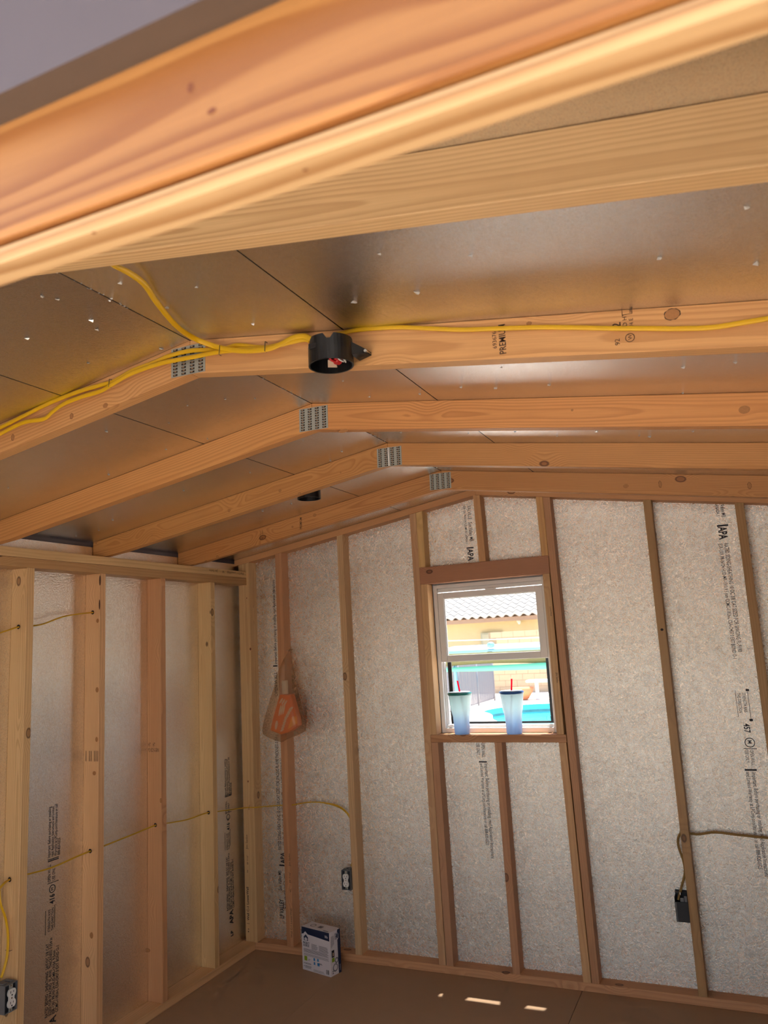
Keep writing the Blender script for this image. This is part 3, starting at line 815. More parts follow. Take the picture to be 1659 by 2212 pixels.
HOLE = (0.1, 0, 0)
c1 = cable('yellow_cable', [(0.052, -2.06, 1.79), (0.05, -1.86, 1.775), (0.046, -1.76, 1.795), (0.0478, -1.70, 1.811), (0.048, -1.655, 1.815), (0.050, -1.58, 1.822), (0.052, -1.48, 1.852), (0.049, -1.40, 1.866), (0.0482, -1.29, 1.877), (0.048, -1.262, 1.878)], (0, 0, 1), 'dull yellow cable threaded high through the left wall studs', MYELD, 0.012, 0.0065)
c2 = cable('yellow_cable', [(0.070, -1.82, 0.775), (0.060, -1.755, 0.815), (0.037, -1.70, 0.8215), (0.0365, -1.655, 0.821), (0.042, -1.50, 0.812), (0.046, -1.36, 0.822), (0.0468, -1.285, 0.825), (0.0475, -1.235, 0.826), (0.049, -1.04, 0.833), (0.0509, -0.862, 0.8405), (0.051, -0.81, 0.835), (0.054, -0.64, 0.816), (0.057, -0.52, 0.816), (0.059, -0.448, 0.8135), (0.059, -0.395, 0.806), (0.058, -0.24, 0.786), (0.064, -0.088, 0.766), (0.115, -0.088, 0.768), (0.19, -0.060, 0.772), (0.283, -0.045, 0.777), (0.345, -0.045, 0.781), (0.43, -0.035, 0.795), (0.51, -0.030, 0.797), (0.60, -0.030, 0.786), (0.66, -0.030, 0.763), (0.700, -0.032, 0.720), (0.708, -0.036, 0.66), (0.709, -0.036, 0.52), (0.700, -0.04, 0.470)], [(0, 0, 1)] * 12 + [(0, -1, 0)] * 3, 'long yellow cable running low through the left studs into the back corner outlet', MYELD, 0.012, 0.0065)
staple(c2, (0.072, -T, 0.766), (0.25, 0, 1), NY, 0.024)
c3 = cable('yellow_cable', [(0.044, -1.752, 0.800), (0.049, -1.7485, 0.748), (0.050, -1.725, 0.69), (0.05, -1.712, 0.628), (0.05, -1.711, 0.5648), (0.05, -1.719, 0.522), (0.048, -1.735, 0.478)], (0, 1, 0), 'yellow cable bowing down the nearest left stud into the grey outlet box', MYEL, 0.013, 0.007)
staple(c3, (0.05, -1.701, 0.566), (1, 0, 0), NY, 0.026)
c4 = cable('dusty_cable', [(3.0, -0.035, 0.706), (2.7899, -0.03, 0.7135), (2.66, -0.03, 0.7213), (2.573, -0.03, 0.7274), (2.503, -0.03, 0.716), (2.475, -0.03, 0.7165), (2.440, -0.034, 0.7175), (2.4225, -0.03, 0.7155), (2.4085, -0.03, 0.690), (2.408, -0.03, 0.655), (2.4215, -0.03, 0.595), (2.4225, -0.03, 0.5442), (2.404, -0.032, 0.490), (2.3852, -0.036, 0.440), (2.381, -0.036, 0.425)], [(0, -1, 0)] * 6, 'brownish dusty cable at right running to the grey junction box', MBROWNC, 0.011, 0.007)
# drilled holes in the studs
def hole(parent, x, y, z, r=0.0095):
    bm = bmesh.new()
    bmesh.ops.create_circle(bm, cap_ends=True, radius=r, segments=16)
    mw = Matrix.Translation((x, y - 0.0012, z)) @ Matrix.Rotation(math.radians(90), 4, 'X')
    link('drilled_hole', to_mesh(bm, 'drilled_hole'), MSEAM, parent, mw)
hole(stA, 0.0478, -1.6945, 1.8125); hole(stB, 0.0482, -1.2835, 1.8775); hole(stA, 0.0375, -1.698, 0.8215); hole(stB, 0.0468, -1.2845, 0.8255); hole(stC, 0.0509, -0.862, 0.841); hole(stD, 0.059, -0.449, 0.8135)

# ------------------------------------------------------------------ ceiling boxes
def ceiling_box(name, c, r, h, label, wires=True, notches=True):
    t = empty(name, (c[0], c[1], c[2]), label, 'electrical box')
    bm = bmesh.new()
    seg = 40; th = 0.0035
    top = []
    for j in range(seg):
        a = 2 * math.pi * j / seg
        zt = h
        d = math.degrees(a) % 360
        if notches and 196 < d < 232: zt = h * 0.74
        if notches and (286 < d < 298): zt = h * 0.80
        if notches and (178 < d < 196 or 232 < d < 240): zt = h * 0.92
        top.append(zt)
    def ring(rr, zz): return [bm.verts.new((rr * math.cos(2 * math.pi * j / seg), rr * math.sin(2 * math.pi * j / seg), zz[j])) for j in range(seg)]
    o0, o1 = ring(r, [0] * seg), ring(r * 0.985, top)
    i0, i1 = ring(r - th, [0] * seg), ring(r - th, [z - 0.001 for z in top])
    for j in range(seg):
        k = (j + 1) % seg
        bm.faces.new((o0[j], o0[k], o1[k], o1[j])); bm.faces.new((i0[k], i0[j], i1[j], i1[k]))
        bm.faces.new((o0[k], o0[j], i0[j], i0[k])); bm.faces.new((o1[j], o1[k], i1[k], i1[j]))
    link('housing', to_mesh(bm, 'housing'), MBLACK, t, Matrix.Translation(c))
    bm = bmesh.new(); bmesh.ops.create_circle(bm, cap_ends=True, radius=r - th - 0.0003, segments=seg)
    link('back_plate', to_mesh(bm, 'back_plate'), MBLACK, t, Matrix.Translation((c[0], c[1], c[2] + h * 0.7)))
    return t
B1 = Vector((2.008, YT3 - 0.0535, 2.287))
cb = ceiling_box('ceiling_box', B1, 0.0515, 0.060, 'open black round ceiling box with red and white wires, on the cable truss')
def hexa(name, verts, mat, parent):
    bm = bmesh.new(); v = [bm.verts.new(q) for q in verts]
    for f in ((0, 1, 2, 3), (7, 6, 5, 4), (0, 4, 5, 1), (1, 5, 6, 2), (2, 6, 7, 3), (3, 7, 4, 0)): bm.faces.new([v[i] for i in f])
    return link(name, to_mesh(bm, name), mat, parent)
x0 = B1.x + 0.048
hexa('mounting_ear', [(x0, YT3 - 0.052, 2.306), (x0 + 0.030, YT3 - 0.020, 2.313), (x0 + 0.030, YT3 - 0.020, 2.320), (x0, YT3 - 0.052, 2.338),
                      (x0, YT3 - 0.002, 2.306), (x0 + 0.030, YT3 - 0.002, 2.313), (x0 + 0.030, YT3 - 0.002, 2.320), (x0, YT3 - 0.002, 2.338)], MBLACK, cb)
box('clamp_block', B1.x - 0.030, B1.x - 0.002, B1.y - 0.05, B1.y - 0.02, B1.z + 0.0305, B1.z + 0.0425, MBLACK, cb, 0.001)
tube('nail', [(x0 + 0.027, YT3 - 0.030, 2.3165), (x0 + 0.027, YT3 - 0.001, 2.3165)], 0.007, 0.007, (0, 0, 1), MSCREW, cb, 8, 2)
def wire(mat, pts, w=0.004): return tube('wire', [B1 + Vector(q) for q in pts], w, w, (0.3, 0.2, 1), mat, cb, 6, 5)
wire(MRED, [(0.002, 0.01, 0.04), (0.012, -0.004, 0.016), (0.020, -0.012, 0.010), (0.024, 0.004, 0.012), (0.012, 0.016, 0.008), (0.004, 0.008, 0.012)], 0.006)
wire(MRED, [(0.024, 0.012, 0.03), (0.014, 0.002, 0.010), (0.006, -0.01, 0.010), (0.002, -0.016, 0.02)], 0.0055)
wire(MWIRE, [(0.03, -0.014, 0.035), (0.034, -0.004, 0.012), (0.030, 0.014, 0.008), (0.022, 0.022, 0.02)], 0.0042)
wire(MWIRE, [(0.016, -0.022, 0.03), (0.026, -0.012, 0.008), (0.030, 0.004, 0.006)], 0.0038)
wire(MYEL, [(-0.02, -0.02, 0.04), (-0.010, -0.012, 0.022), (-0.004, -0.004, 0.026)], 0.007)
hexa('paper_sheath', [B1 + Vector(q) for q in ((-0.018, 0.018, 0.006), (0.000, 0.030, 0.006), (0.008, 0.006, 0.012), (-0.006, -0.004, 0.014), (-0.018, 0.019, 0.008), (0.000, 0.031, 0.008), (0.008, 0.007, 0.014), (-0.006, -0.003, 0.016))], MTAN, cb)
lathe('wire_nut', [(0.008, 0), (0.0085, 0.008), (0.006, 0.018), (0.002, 0.02)], MRED, cb, B1 + Vector((0.012, 0.006, 0.006)), 12)
B2 = (1.1488, -1.1494, 2.2969)
ceiling_box('ceiling_box', Vector((B2[0], B2[1], B2[2])), 0.051, 0.05, 'plain black round ceiling box behind the far trusses, left of the ridge', False, False)

# ------------------------------------------------------------------ outlets
def frame_m(o, X, Y):
    X, Y = Vector(X).normalized(), Vector(Y).normalized(); N = X.cross(Y)
    m = Matrix((X, Y, N)).transposed().to_4x4(); m.translation = Vector(o)
    return m
def lbox(name, m, x0, x1, y0, y1, z0, z1, mat, parent, bev=0.0):
    bm = bmesh.new(); add_box(bm, x0, x1, y0, y1, z0, z1)
    o = link(name, to_mesh(bm, name), mat, parent, m)
    if bev: bevel(o, bev, 2)
    return o
def outlet(o, X, Y, label, w=0.056, h=0.100, d=0.062, k=1.0):
    m = frame_m(o, X, Y)
    t = empty('electrical_outlet', o, label, 'electrical outlet', 'outlets screwed to the studs')
    bm = bmesh.new(); th = 0.0028
    add_box(bm, -w / 2, w / 2, -h / 2, h / 2, -d, -d + th)
    add_box(bm, -w / 2, -w / 2 + th, -h / 2, h / 2, -d + th, 0); add_box(bm, w / 2 - th, w / 2, -h / 2, h / 2, -d + th, 0)
    add_box(bm, -w / 2 + th, w / 2 - th, -h / 2, -h / 2 + th, -d + th, 0); add_box(bm, -w / 2 + th, w / 2 - th, h / 2 - th, h / 2, -d + th, 0)
    link('outlet_box', to_mesh(bm, 'outlet_box'), MGREY, t, m)
    lbox('box_clamp', m, -w / 2 + 0.006, -w / 2 + 0.022, h / 2, h / 2 + 0.004, -0.045, -0.015, MGREY, t, 0.0008)
    lbox('box_clamp', m, w / 2 - 0.022, w / 2 - 0.006, h / 2, h / 2 + 0.004, -0.045, -0.015, MGREY, t, 0.0008)
    lbox('cavity', m, -w / 2 + th, w / 2 - th, -h / 2 + th, h / 2 - th, -0.012, -0.010, MDARKP, t)
    lbox('yoke', m, -0.008, 0.008, -h / 2 + 0.003, h / 2 - 0.003, -0.003, -0.0015, MGALV, t)
    bm = bmesh.new()
    def lobe(cy):
        pts = []
        for j in range(28):
            a = 2 * math.pi * j / 28
            pts.append((0.0178 * math.cos(a), cy + max(-0.0135, min(0.0135, 0.0178 * math.sin(a)))))
        A = [bm.verts.new((x, y, -0.001)) for x, y in pts]; B = [bm.verts.new((x, y, 0.0055)) for x, y in pts]
        bm.faces.new(B); bm.faces.new(A[::-1])
        for j in range(28): bm.faces.new((A[j], A[(j + 1) % 28], B[(j + 1) % 28], B[j]))
    lobe(0.0185); lobe(-0.0185)
    add_box(bm, -0.0125, 0.0125, -0.0065, 0.0065, -0.001, 0.0040)
    rc = link('receptacle', to_mesh(bm, 'receptacle'), MOUTLET, t, m)
    for cy in (0.0185, -0.0185):
        lbox('slot', m, -0.0075, -0.0052, cy - 0.001, cy + 0.0075, 0.0052, 0.0058, MDARKP, rc)
        lbox('slot', m, 0.0052, 0.0075, cy + 0.000, cy + 0.0070, 0.0052, 0.0058, MDARKP, rc)
        lbox('slot', m, -0.0026, 0.0026, cy - 0.0100, cy - 0.0052, 0.0052, 0.0058, MDARKP, rc)
    for y in (0.0, h / 2 - 0.007, -h / 2 + 0.007):
        bm = bmesh.new(); bmesh.ops.create_circle(bm, cap_ends=True, radius=0.003, segments=12)
        link('screw', to_mesh(bm, 'screw'), MSCREW, t, m @ Matrix.Translation((0, y, 0.0043 if y == 0 else -0.0012)))
    return t
outlet((0.689, -0.090, 0.411), (1, 0, 0), (0, 0, 1), 'white duplex outlet in a grey box on the back wall, above the carton')
outlet((0.100, -1.7325, 0.413), (0, 1, 0), (0, 0, 1), 'white duplex outlet in a grey box at the lower left edge of the photo', w=0.058)

jb = empty('junction_box', (2.394, -0.03, 0.338), 'blank dark grey junction box nailed to the stud at lower right', 'electrical box')
mj = Matrix.Translation((2.3955, -0.0315, 0.398))
bm = bmesh.new()
add_box(bm, -0.029, 0.029, -0.0305, -0.0275, -0.060, 0.026)
add_box(bm, -0.029, 0.029, 0.0275, 0.0305, -0.060, 0.062)
add_box(bm, -0.029, -0.026, -0.0275, 0.0275, -0.060, 0.045); add_box(bm, 0.026, 0.029, -0.0275, 0.0275, -0.060, 0.062)
add_box(bm, -0.026, 0.026, -0.0275, 0.0275, -0.060, -0.057)
add_box(bm, -0.026, 0.026, 0.006, 0.0275, 0.055, 0.058)
bevel(link('housing', to_mesh(bm, 'housing'), MDARKP, jb, mj), 0.0012)
lbox('clamp_tab', mj, -0.004, 0.012, -0.029, -0.026, 0.0265, 0.044, MGREY, jb, 0.001)
lbox('clamp_tab', mj, 0.014, 0.026, -0.029, -0.026, 0.0265, 0.052, MGREY, jb, 0.001)
lbox('screw', mj, -0.004, 0.000, -0.020, -0.016, 0.055, 0.064, MSCREW, jb)
lbox('rim_line', mj, -0.026, -0.022, -0.0312, -0.0305, -0.058, 0.024, MGREY, jb)

# ------------------------------------------------------------------ hook, plastic bag and what is in it
hk = tube('hook', [(0.337, -0.050, 1.650), (0.372, -0.062, 1.652), (0.385, -0.066, 1.651), (0.3855, -0.066, 1.640), (0.372, -0.062, 1.638)], 0.004, 0.004, (0, 1, 0), MTAN, back, 6, 3)
bq = NT('thin carrier bag plastic')
tr = bq.n('ShaderNodeBsdfTransparent'); tr.inputs[0].default_value = srgb(246, 232, 214)
tl_ = bq.n('ShaderNodeBsdfTranslucent'); tl_.inputs[0].default_value = srgb(232, 212, 186)
df = bq.n('ShaderNodeBsdfDiffuse'); df.inputs[0].default_value = srgb(226, 204, 176)
m1 = bq.n('ShaderNodeMixShader'); m1.inputs[0].default_value = 0.5; bq.l(tl_.outputs[0], m1.inputs[1]); bq.l(df.outputs[0], m1.inputs[2])
m2 = bq.n('ShaderNodeMixShader'); m2.inputs[0].default_value = 0.20; bq.l(tr.outputs[0], m2.inputs[1]); bq.l(m1.outputs[0], m2.inputs[2])
gl = bq.n('ShaderNodeBsdfGlossy'); gl.inputs['Roughness'].default_value = 0.3
m3 = bq.n('ShaderNodeMixShader'); m3.inputs[0].default_value = 0.05; bq.l(m2.outputs[0], m3.inputs[1]); bq.l(gl.outputs[0], m3.inputs[2])
bq.l(m3.outputs[0], bq.t.nodes['Material Output'].inputs['Surface'])
rows = [(1.655, 0.374, 0.007, 0.006, -0.072), (1.640, 0.374, 0.010, 0.008, -0.076), (1.60, 0.372, 0.025, 0.016, -0.098), (1.54, 0.371, 0.045, 0.030, -0.115),
        (1.457, 0.372, 0.064, 0.042, -0.128), (1.38, 0.372, 0.088, 0.052, -0.138), (1.301, 0.372, 0.114, 0.060, -0.146), (1.24, 0.367, 0.131, 0.062, -0.148),
        (1.205, 0.362, 0.136, 0.058, -0.146), (1.184, 0.359, 0.134, 0.050, -0.142), (1.165, 0.352, 0.098, 0.036, -0.140), (1.150, 0.346, 0.056, 0.022, -0.138), (1.140, 0.342, 0.018, 0.008, -0.136)]
bm = bmesh.new(); seg = 48; rings = []
for z, cx_, hw, hd, cy_ in rows:
    ring = []
    for j in range(seg):
        a = 2 * math.pi * j / seg
        ca, sa = math.cos(a), math.sin(a)
        kx = math.copysign(abs(ca) ** 0.85, ca); ky = math.copysign(abs(sa) ** 0.85, sa)
        wr = 1 + 0.07 * math.sin(7 * a + 1.3) * (1.45 - min(1.4, (1.655 - z) * 3)) + 0.025 * math.sin(11 * a + z * 9)
        zz = z
        if z < 1.25: zz = z + 0.020 * max(0, ca) - 0.004 * ca
        ring.append(bm.verts.new((cx_ + hw * kx * wr, cy_ + hd * ky * wr, zz)))
    rings.append(ring)
for a, b in zip(rings, rings[1:]):
    for j in range(seg):
        f = bm.faces.new((a[j], a[(j + 1) % seg], b[(j + 1) % seg], b[j])); f.smooth = True
bm.faces.new(rings[-1])
bag = tag(link('plastic_bag', to_mesh(bm, 'plastic_bag'), bq.mat), 'see-through beige plastic bag hanging from a hook on the reddish stud', 'bag')
tube('handle', [(0.366, -0.070, 1.645), (0.368, -0.064, 1.653), (0.374, -0.0625, 1.657), (0.380, -0.066, 1.652), (0.381, -0.074, 1.644)], 0.010, 0.004, (0, 1, 0.3), bq.mat, bag, 8, 4)
MORANGE = plain('orange print', srgb(240, 124, 30), 0.5, lo=0.85)
MORANGEL = plain('light orange print', srgb(250, 170, 50), 0.5, lo=0.9)
MCREAM = plain('cream print', srgb(236, 214, 190), 0.6, lo=0.93)
pk = empty('orange_package', (0.37, -0.14, 1.18), 'orange package with white printed shapes inside the hanging bag', 'package')
pout = [(0.350, 1.405), (0.424, 1.405), (0.462, 1.275), (0.466, 1.232), (0.408, 1.200), (0.352, 1.186), (0.282, 1.208), (0.298, 1.265)]
prism('carton', pout, -0.165, -0.118, MORANGE, pk, None, None, 0.003)
FX, FY = (1, 0, 0), (0, 0, 1)
bars('facet', [[(0.398, 1.212), (0.462, 1.248), (0.460, 1.283), (0.430, 1.285)]], (0, -0.1652, 0), FX, FY, MORANGEL, pk)
def blob(cx_, cz_, ang, L, w):
    c, s = math.cos(ang), math.sin(ang)
    pts = []
    for j in range(12):
        a = 2 * math.pi * j / 12
        x, y = L / 2 * math.cos(a), w / 2 * math.sin(a)
        pts.append((cx_ + x * c - y * s, cz_ + x * s + y * c))
    return pts
bl = [blob(0.325, 1.238, 1.35, 0.052, 0.018)]
for k in range(5): bl.append(blob(0.362 + 0.006 * k, 1.210 + 0.0145 * k, 0.55, 0.028, 0.011))
for k in range(4): bl.append(blob(0.394 + 0.010 * k, 1.282 + 0.015 * k, 0.5, 0.034, 0.013))
for k in range(3): bl.append(blob(0.352 + 0.013 * k, 1.318 + 0.004 * k, 1.3, 0.066, 0.011))
for k in range(3): bl.append(blob(0.362 + 0.014 * k, 1.372 - 0.006 * k, 0.9, 0.038, 0.011))
bars('printed_shapes', bl, (0, -0.1655, 0), FX, FY, MCREAM, pk)
rl = tag(lathe('paper_roll', [(0.001, 0.0), (0.0175, 0.0), (0.018, 0.004), (0.018, 0.072), (0.0165, 0.076), (0.012, 0.074)], MWIRE, None, (0.372, -0.136, 1.407), 20), 'small pale roll standing above the orange package in the bag', 'paper roll')

# ------------------------------------------------------------------ lamp carton on the floor
MCARTON = plain('white carton', srgb(222, 216, 220), 0.55, lo=0.97)
MNAVY = plain('navy print', srgb(28, 42, 74), 0.45)
MBLUE = plain('blue print', srgb(56, 132, 190), 0.5)
MGREEN = plain('green print', srgb(150, 176, 40), 0.5)
MGTXT = plain('grey print', srgb(120, 118, 126), 0.6)
A_, B_, D_ = Vector((0.487, -0.237, 0)), Vector((0.682, -0.287, 0)), Vector((0.707, -0.210, 0))
ax = (B_ - A_).normalized(); ay = Vector((-ax.y, ax.x, 0)); CW, CD, CH = (B_ - A_).length, 0.081, 0.211
mc = Matrix((ax, ay, Vector((0, 0, 1)))).transposed().to_4x4(); mc.translation = A_
ct = empty('lamp_carton', tuple((A_ + D_) / 2), 'white and navy lamp carton standing on the floor by the back wall', 'carton')
bm = bmesh.new(); add_box(bm, 0, CW, 0, CD, 0.0005, CH)
bevel(link('carton', to_mesh(bm, 'carton'), MCARTON, ct, mc), 0.0012)
def P3(x, y, z): return mc @ Vector((x, y, z))
def front_bars(name, rects, mat): return bars(name, rects, P3(0, 0, 0), ax, (0, 0, 1), mat, ct, 0.0006)
def side_bars(name, rects, mat): return bars(name, rects, P3(CW, 0, 0), ay, (0, 0, 1), mat, ct, 0.0006)
def top_bars(name, rects, mat): return bars(name, rects, P3(0, 0, CH), ax, ay, mat, ct, 0.0006)
front_bars('navy_band', [[(0.001, 0.2105), (0.001, 0.176), (0.014, 0.177), (0.028, 0.1905)], [(0.001, 0.2105), (0.028, 0.1905), (0.046, 0.178), (0.2, 0.1695), (0.2, 0.2105)]], MNAVY)
front_bars('house_mark', [[(0.017, 0.145), (0.046, 0.145), (0.046, 0.160), (0.050, 0.160), (0.0315, 0.1765), (0.013, 0.160), (0.017, 0.160)]], MNAVY)
bars('house_door', [[(0.023, 0.1465), (0.040, 0.1465), (0.0415, 0.156), (0.0315, 0.163), (0.0215, 0.156)]], P3(0, 0, 0), ax, (0, 0, 1), MCARTON, ct, 0.0010)
text('PROJECT\nSOURCE', 0.0145, P3(0.010, 0, 0.1290), ax, (0, 0, 1), MNAVY, ct, bold=0.03, sx=0.80, line=0.85)
def lines(x0, x1, zs, hgt=0.0022): return [rect(x0, z, x1 - random.uniform(0, 0.012), z + hgt) for z in zs]
front_bars('small_print', lines(0.070, 0.118, [0.134 - 0.0048 * k for k in range(6)]) + lines(0.124, 0.190, [0.134 - 0.0048 * k for k in range(6)])
           + lines(0.012, 0.194, [0.104 - 0.0048 * k for k in range(4)]) + lines(0.012, 0.194, [0.082 - 0.0044 * k for k in range(3)], 0.0016)
           + lines(0.044, 0.064, [0.056, 0.051]) + lines(0.020, 0.074, [0.036, 0.032, 0.022, 0.018, 0.013]) + lines(0.080, 0.160, [0.014, 0.010, 0.006], 0.0014) + lines(0.124, 0.150, [0.050, 0.046]), MGTXT)
front_bars('green_square', [rect(0.016, 0.048, 0.037, 0.070)], MGREEN)
front_bars('blue_icons', [rect(0.082, 0.057, 0.094, 0.070), rect(0.108, 0.058, 0.120, 0.071), rect(0.083, 0.038, 0.094, 0.051), rect(0.109, 0.037, 0.124, 0.052)], MBLUE)
front_bars('barcode', [rect(0.170 + 0.0019 * k, 0.010, 0.170 + 0.0019 * k + random.choice((0.0007, 0.0012)), 0.031) for k in range(11)], MINK)
front_bars('band_label', [rect(0.168, 0.183, 0.190, 0.1855), rect(0.168, 0.1875, 0.190, 0.190), rect(0.168, 0.192, 0.184, 0.194)], MCARTON).location.y -= 0.0004
front_bars('warning_mark', [[(0.010, 0.033), (0.016, 0.033), (0.013, 0.039)], [(0.010, 0.018), (0.016, 0.018), (0.013, 0.024)]], MINK)
text('2', 0.020, P3(CW, 0.012, 0.012), ay, (0, 0, 1), MNAVY, ct, bold=0.02)
side_bars('navy_band', [[(0.060, 0.001), (0.0805, 0.001), (0.0805, 0.2105), (0.0595, 0.2105), (0.057, 0.199), (0.066, 0.190), (0.067, 0.170), (0.058, 0.160)]], MNAVY)
side_bars('house_mark', [[(0.050, 0.176), (0.050, 0.186), (0.0615, 0.196), (0.064, 0.181), (0.0615, 0.168)]], MNAVY)
text('PROJECT\nSOURCE', 0.0105, P3(CW, 0.047, 0.197), (0, 0, -1), ay, MNAVY, ct, bold=0.03, sx=0.75, line=0.8)
side_bars('small_print', [rect(0.010 + 0.006 * k, 0.135 + 0.004 * k, 0.0125 + 0.006 * k, 0.19) for k in range(4)], MGTXT)
side_bars('photo_panel', [rect(0.012, 0.088, 0.031, 0.122)], MINK)
side_bars('photo_glow', [rect(0.018, 0.094, 0.026, 0.110)], MTAN).location.x += 0.0004
side_bars('green_square', [rect(0.012, 0.066, 0.032, 0.086)], MGREEN)
side_bars('lamp_picture', [q for q in ringpoly(0.036, 0.036, 0.0, 0.019) + ringpoly(0.047, 0.068, 0.008, 0.0135)], MGTXT)
bars('lamp_highlight', ringpoly(0.036, 0.037, 0.0, 0.0135), P3(CW, 0, 0), ay, (0, 0, 1), MCARTON, ct, 0.001)
text('THINNER', 0.009, P3(CW, 0.074, 0.012), (0, 0, 1), -ay, MCARTON, ct, sx=0.8, lift=0.001)
top_bars('lamp_picture', ringpoly(0.050, 0.040, 0.012, 0.017), MGTXT)
top_bars('label', [rect(0.090, 0.026, 0.118, 0.052)], MGTXT)
top_bars('navy_edge', [rect(0.150, 0.006, 0.185, 0.012)], MNAVY)

# ------------------------------------------------------------------ window
win = structure(bpy.data.objects.new('window_1', None)); COL.objects.link(win); win.location = (1.572, 0.03, 1.17); WM['window_1'] = Matrix.Translation((1.572, 0.03, 1.17))
fx0, fx1, fz0, fz1 = 1.2630, 1.8815, 1.1700, 1.9640
def wbox(name, x0, x1, y0, y1, z0, z1, mat=MWHITE, bev=0.0015): return box(name, x0, x1, y0, y1, z0, z1, mat, win, bev)
wbox('frame_jamb', fx0, fx0 + 0.022, 0.002, 0.036, fz0, fz1); wbox('frame_jamb', fx1 - 0.011, fx1, 0.002, 0.036, fz0, fz1)
wbox('frame_head', fx0 + 0.0222, fx1 - 0.0112, 0.002, 0.036, 1.943, fz1)
wbox('frame_head_track', fx0 + 0.0222, fx1 - 0.0112, 0.016, 0.033, 1.9225, 1.9425)
wbox('frame_sill', fx0 + 0.0222, fx1 - 0.0112, 0.002, 0.036, fz0, 1.1955)
wbox('frame_sill_step', fx0 + 0.0222, fx1 - 0.0112, 0.014, 0.036, 1.1957, 1.2095)
wbox('jamb_track', fx0 + 0.0222, fx0 + 0.031, 0.018, 0.024, 1.21, 1.5425); wbox('jamb_track', fx0 + 0.0222, fx0 + 0.036, 0.028, 0.034, 1.21, 1.5425)
for a in ((1.225, fx0 + 0.002), (fx1 - 0.002, 1.935)): wbox('nail_flange', a[0], a[1], 0.0305, 0.034, 1.13, 2.0)
wbox('nail_flange', fx0, fx1, 0.0305, 0.034, 1.962, 2.0); wbox('nail_flange', fx0, fx1, 0.0305, 0.034, 1.13, 1.172)
sx0, sx1, sz0, sz1 = 1.2860, 1.8695, 1.5430, 1.9180
gx0, gx1, gz0, gz1 = 1.3200, 1.8325, 1.5790, 1.8875
ys0, ys1 = 0.004, 0.024
sash = wbox('sash_stile', sx0, gx0, ys0, ys1, sz0, sz1); wbox('sash_stile', gx1, sx1, ys0, ys1, sz0, sz1)
wbox('sash_rail', gx0 + 0.0002, gx1 - 0.0002, ys0, ys1, gz1, sz1); wbox('sash_rail', gx0 + 0.0002, gx1 - 0.0002, ys0, ys1, sz0, gz0)
wbox('glazing_bead', gx0, gx0 + 0.004, ys0 + 0.006, ys1 - 0.004, gz0, gz1); wbox('glazing_bead', gx0, gx1, ys0 + 0.006, ys1 - 0.004, gz1 - 0.004, gz1)
wbox('sash_latch', 1.560, 1.620, 0.002, 0.016, 1.9185, 1.9265); wbox('sash_latch_knob', 1.5975, 1.6045, -0.001, 0.010, 1.921, 1.929)
wbox('sash_label', 1.545, 1.572, 0.011, 0.0115, 1.586, 1.5885, MDARKP, 0)
gq_ = NT('window glass')
t_ = gq_.n('ShaderNodeBsdfTransparent'); t_.inputs[0].default_value = (0.95, 0.97, 0.96, 1)
g_ = gq_.n('ShaderNodeBsdfGlossy'); g_.inputs['Roughness'].default_value = 0.02
lw_ = gq_.n('ShaderNodeLayerWeight'); lw_.inputs[0].default_value = 0.5
fr_ = gq_.math('ADD', gq_.math('MULTIPLY', gq_.math('POWER', lw_.outputs['Facing'], 5.0), 0.9), 0.03)
mx = gq_.n('ShaderNodeMixShader'); gq_.l(fr_, mx.inputs[0]); gq_.l(t_.outputs[0], mx.inputs[1]); gq_.l(g_.outputs[0], mx.inputs[2])
gq_.l(mx.outputs[0], gq_.t.nodes['Material Output'].inputs['Surface'])
MGLASS = gq_.mat
bm = bmesh.new(); add_box(bm, gx0, gx1, 0.013, 0.016, gz0, gz1)
link('pane', to_mesh(bm, 'pane'), MGLASS, win)
sq = NT('insect screen mesh')
t_ = sq.n('ShaderNodeBsdfTransparent'); d_ = sq.n('ShaderNodeBsdfDiffuse'); d_.inputs[0].default_value = srgb(60, 60, 62)
mx = sq.n('ShaderNodeMixShader'); mx.inputs[0].default_value = 0.10; sq.l(t_.outputs[0], mx.inputs[1]); sq.l(d_.outputs[0], mx.inputs[2])
sq.l(mx.outputs[0], sq.t.nodes['Material Output'].inputs['Surface'])
cx0, cx1, cz0, cz1 = 1.306, 1.866, 1.2120, 1.5425
bm = bmesh.new()
bm.faces.new([bm.verts.new(q) for q in ((cx0 + 0.01, 0.041, cz0 + 0.005), (cx1 - 0.01, 0.041, cz0 + 0.005), (cx1 - 0.01, 0.041, cz1), (cx0 + 0.01, 0.041, cz1))])
link('screen_mesh', to_mesh(bm, 'screen_mesh'), sq.mat, win)
for a in ((cx0, cx0 + 0.0215, cz0, cz1), (cx1 - 0.0175, cx1, cz0, cz1), (cx0 + 0.0217, cx1 - 0.0177, cz0, cz0 + 0.012)):
    box('screen_frame', a[0], a[1], 0.037, 0.046, a[2], a[3], MBLACK, win, 0.001)
pr = [(1.8385 + 0.0105 * math.copysign(abs(math.cos(a)) ** 0.5, math.cos(a)), 0.035, 1.2370 + 0.0105 * math.copysign(abs(math.sin(a)) ** 0.5, math.sin(a))) for a in [2 * math.pi * k / 24 for k in range(25)]]
tube('pull_tab', pr, 0.0022, 0.0022, (0, 1, 0), MBLACK, win, 6, 1, False)

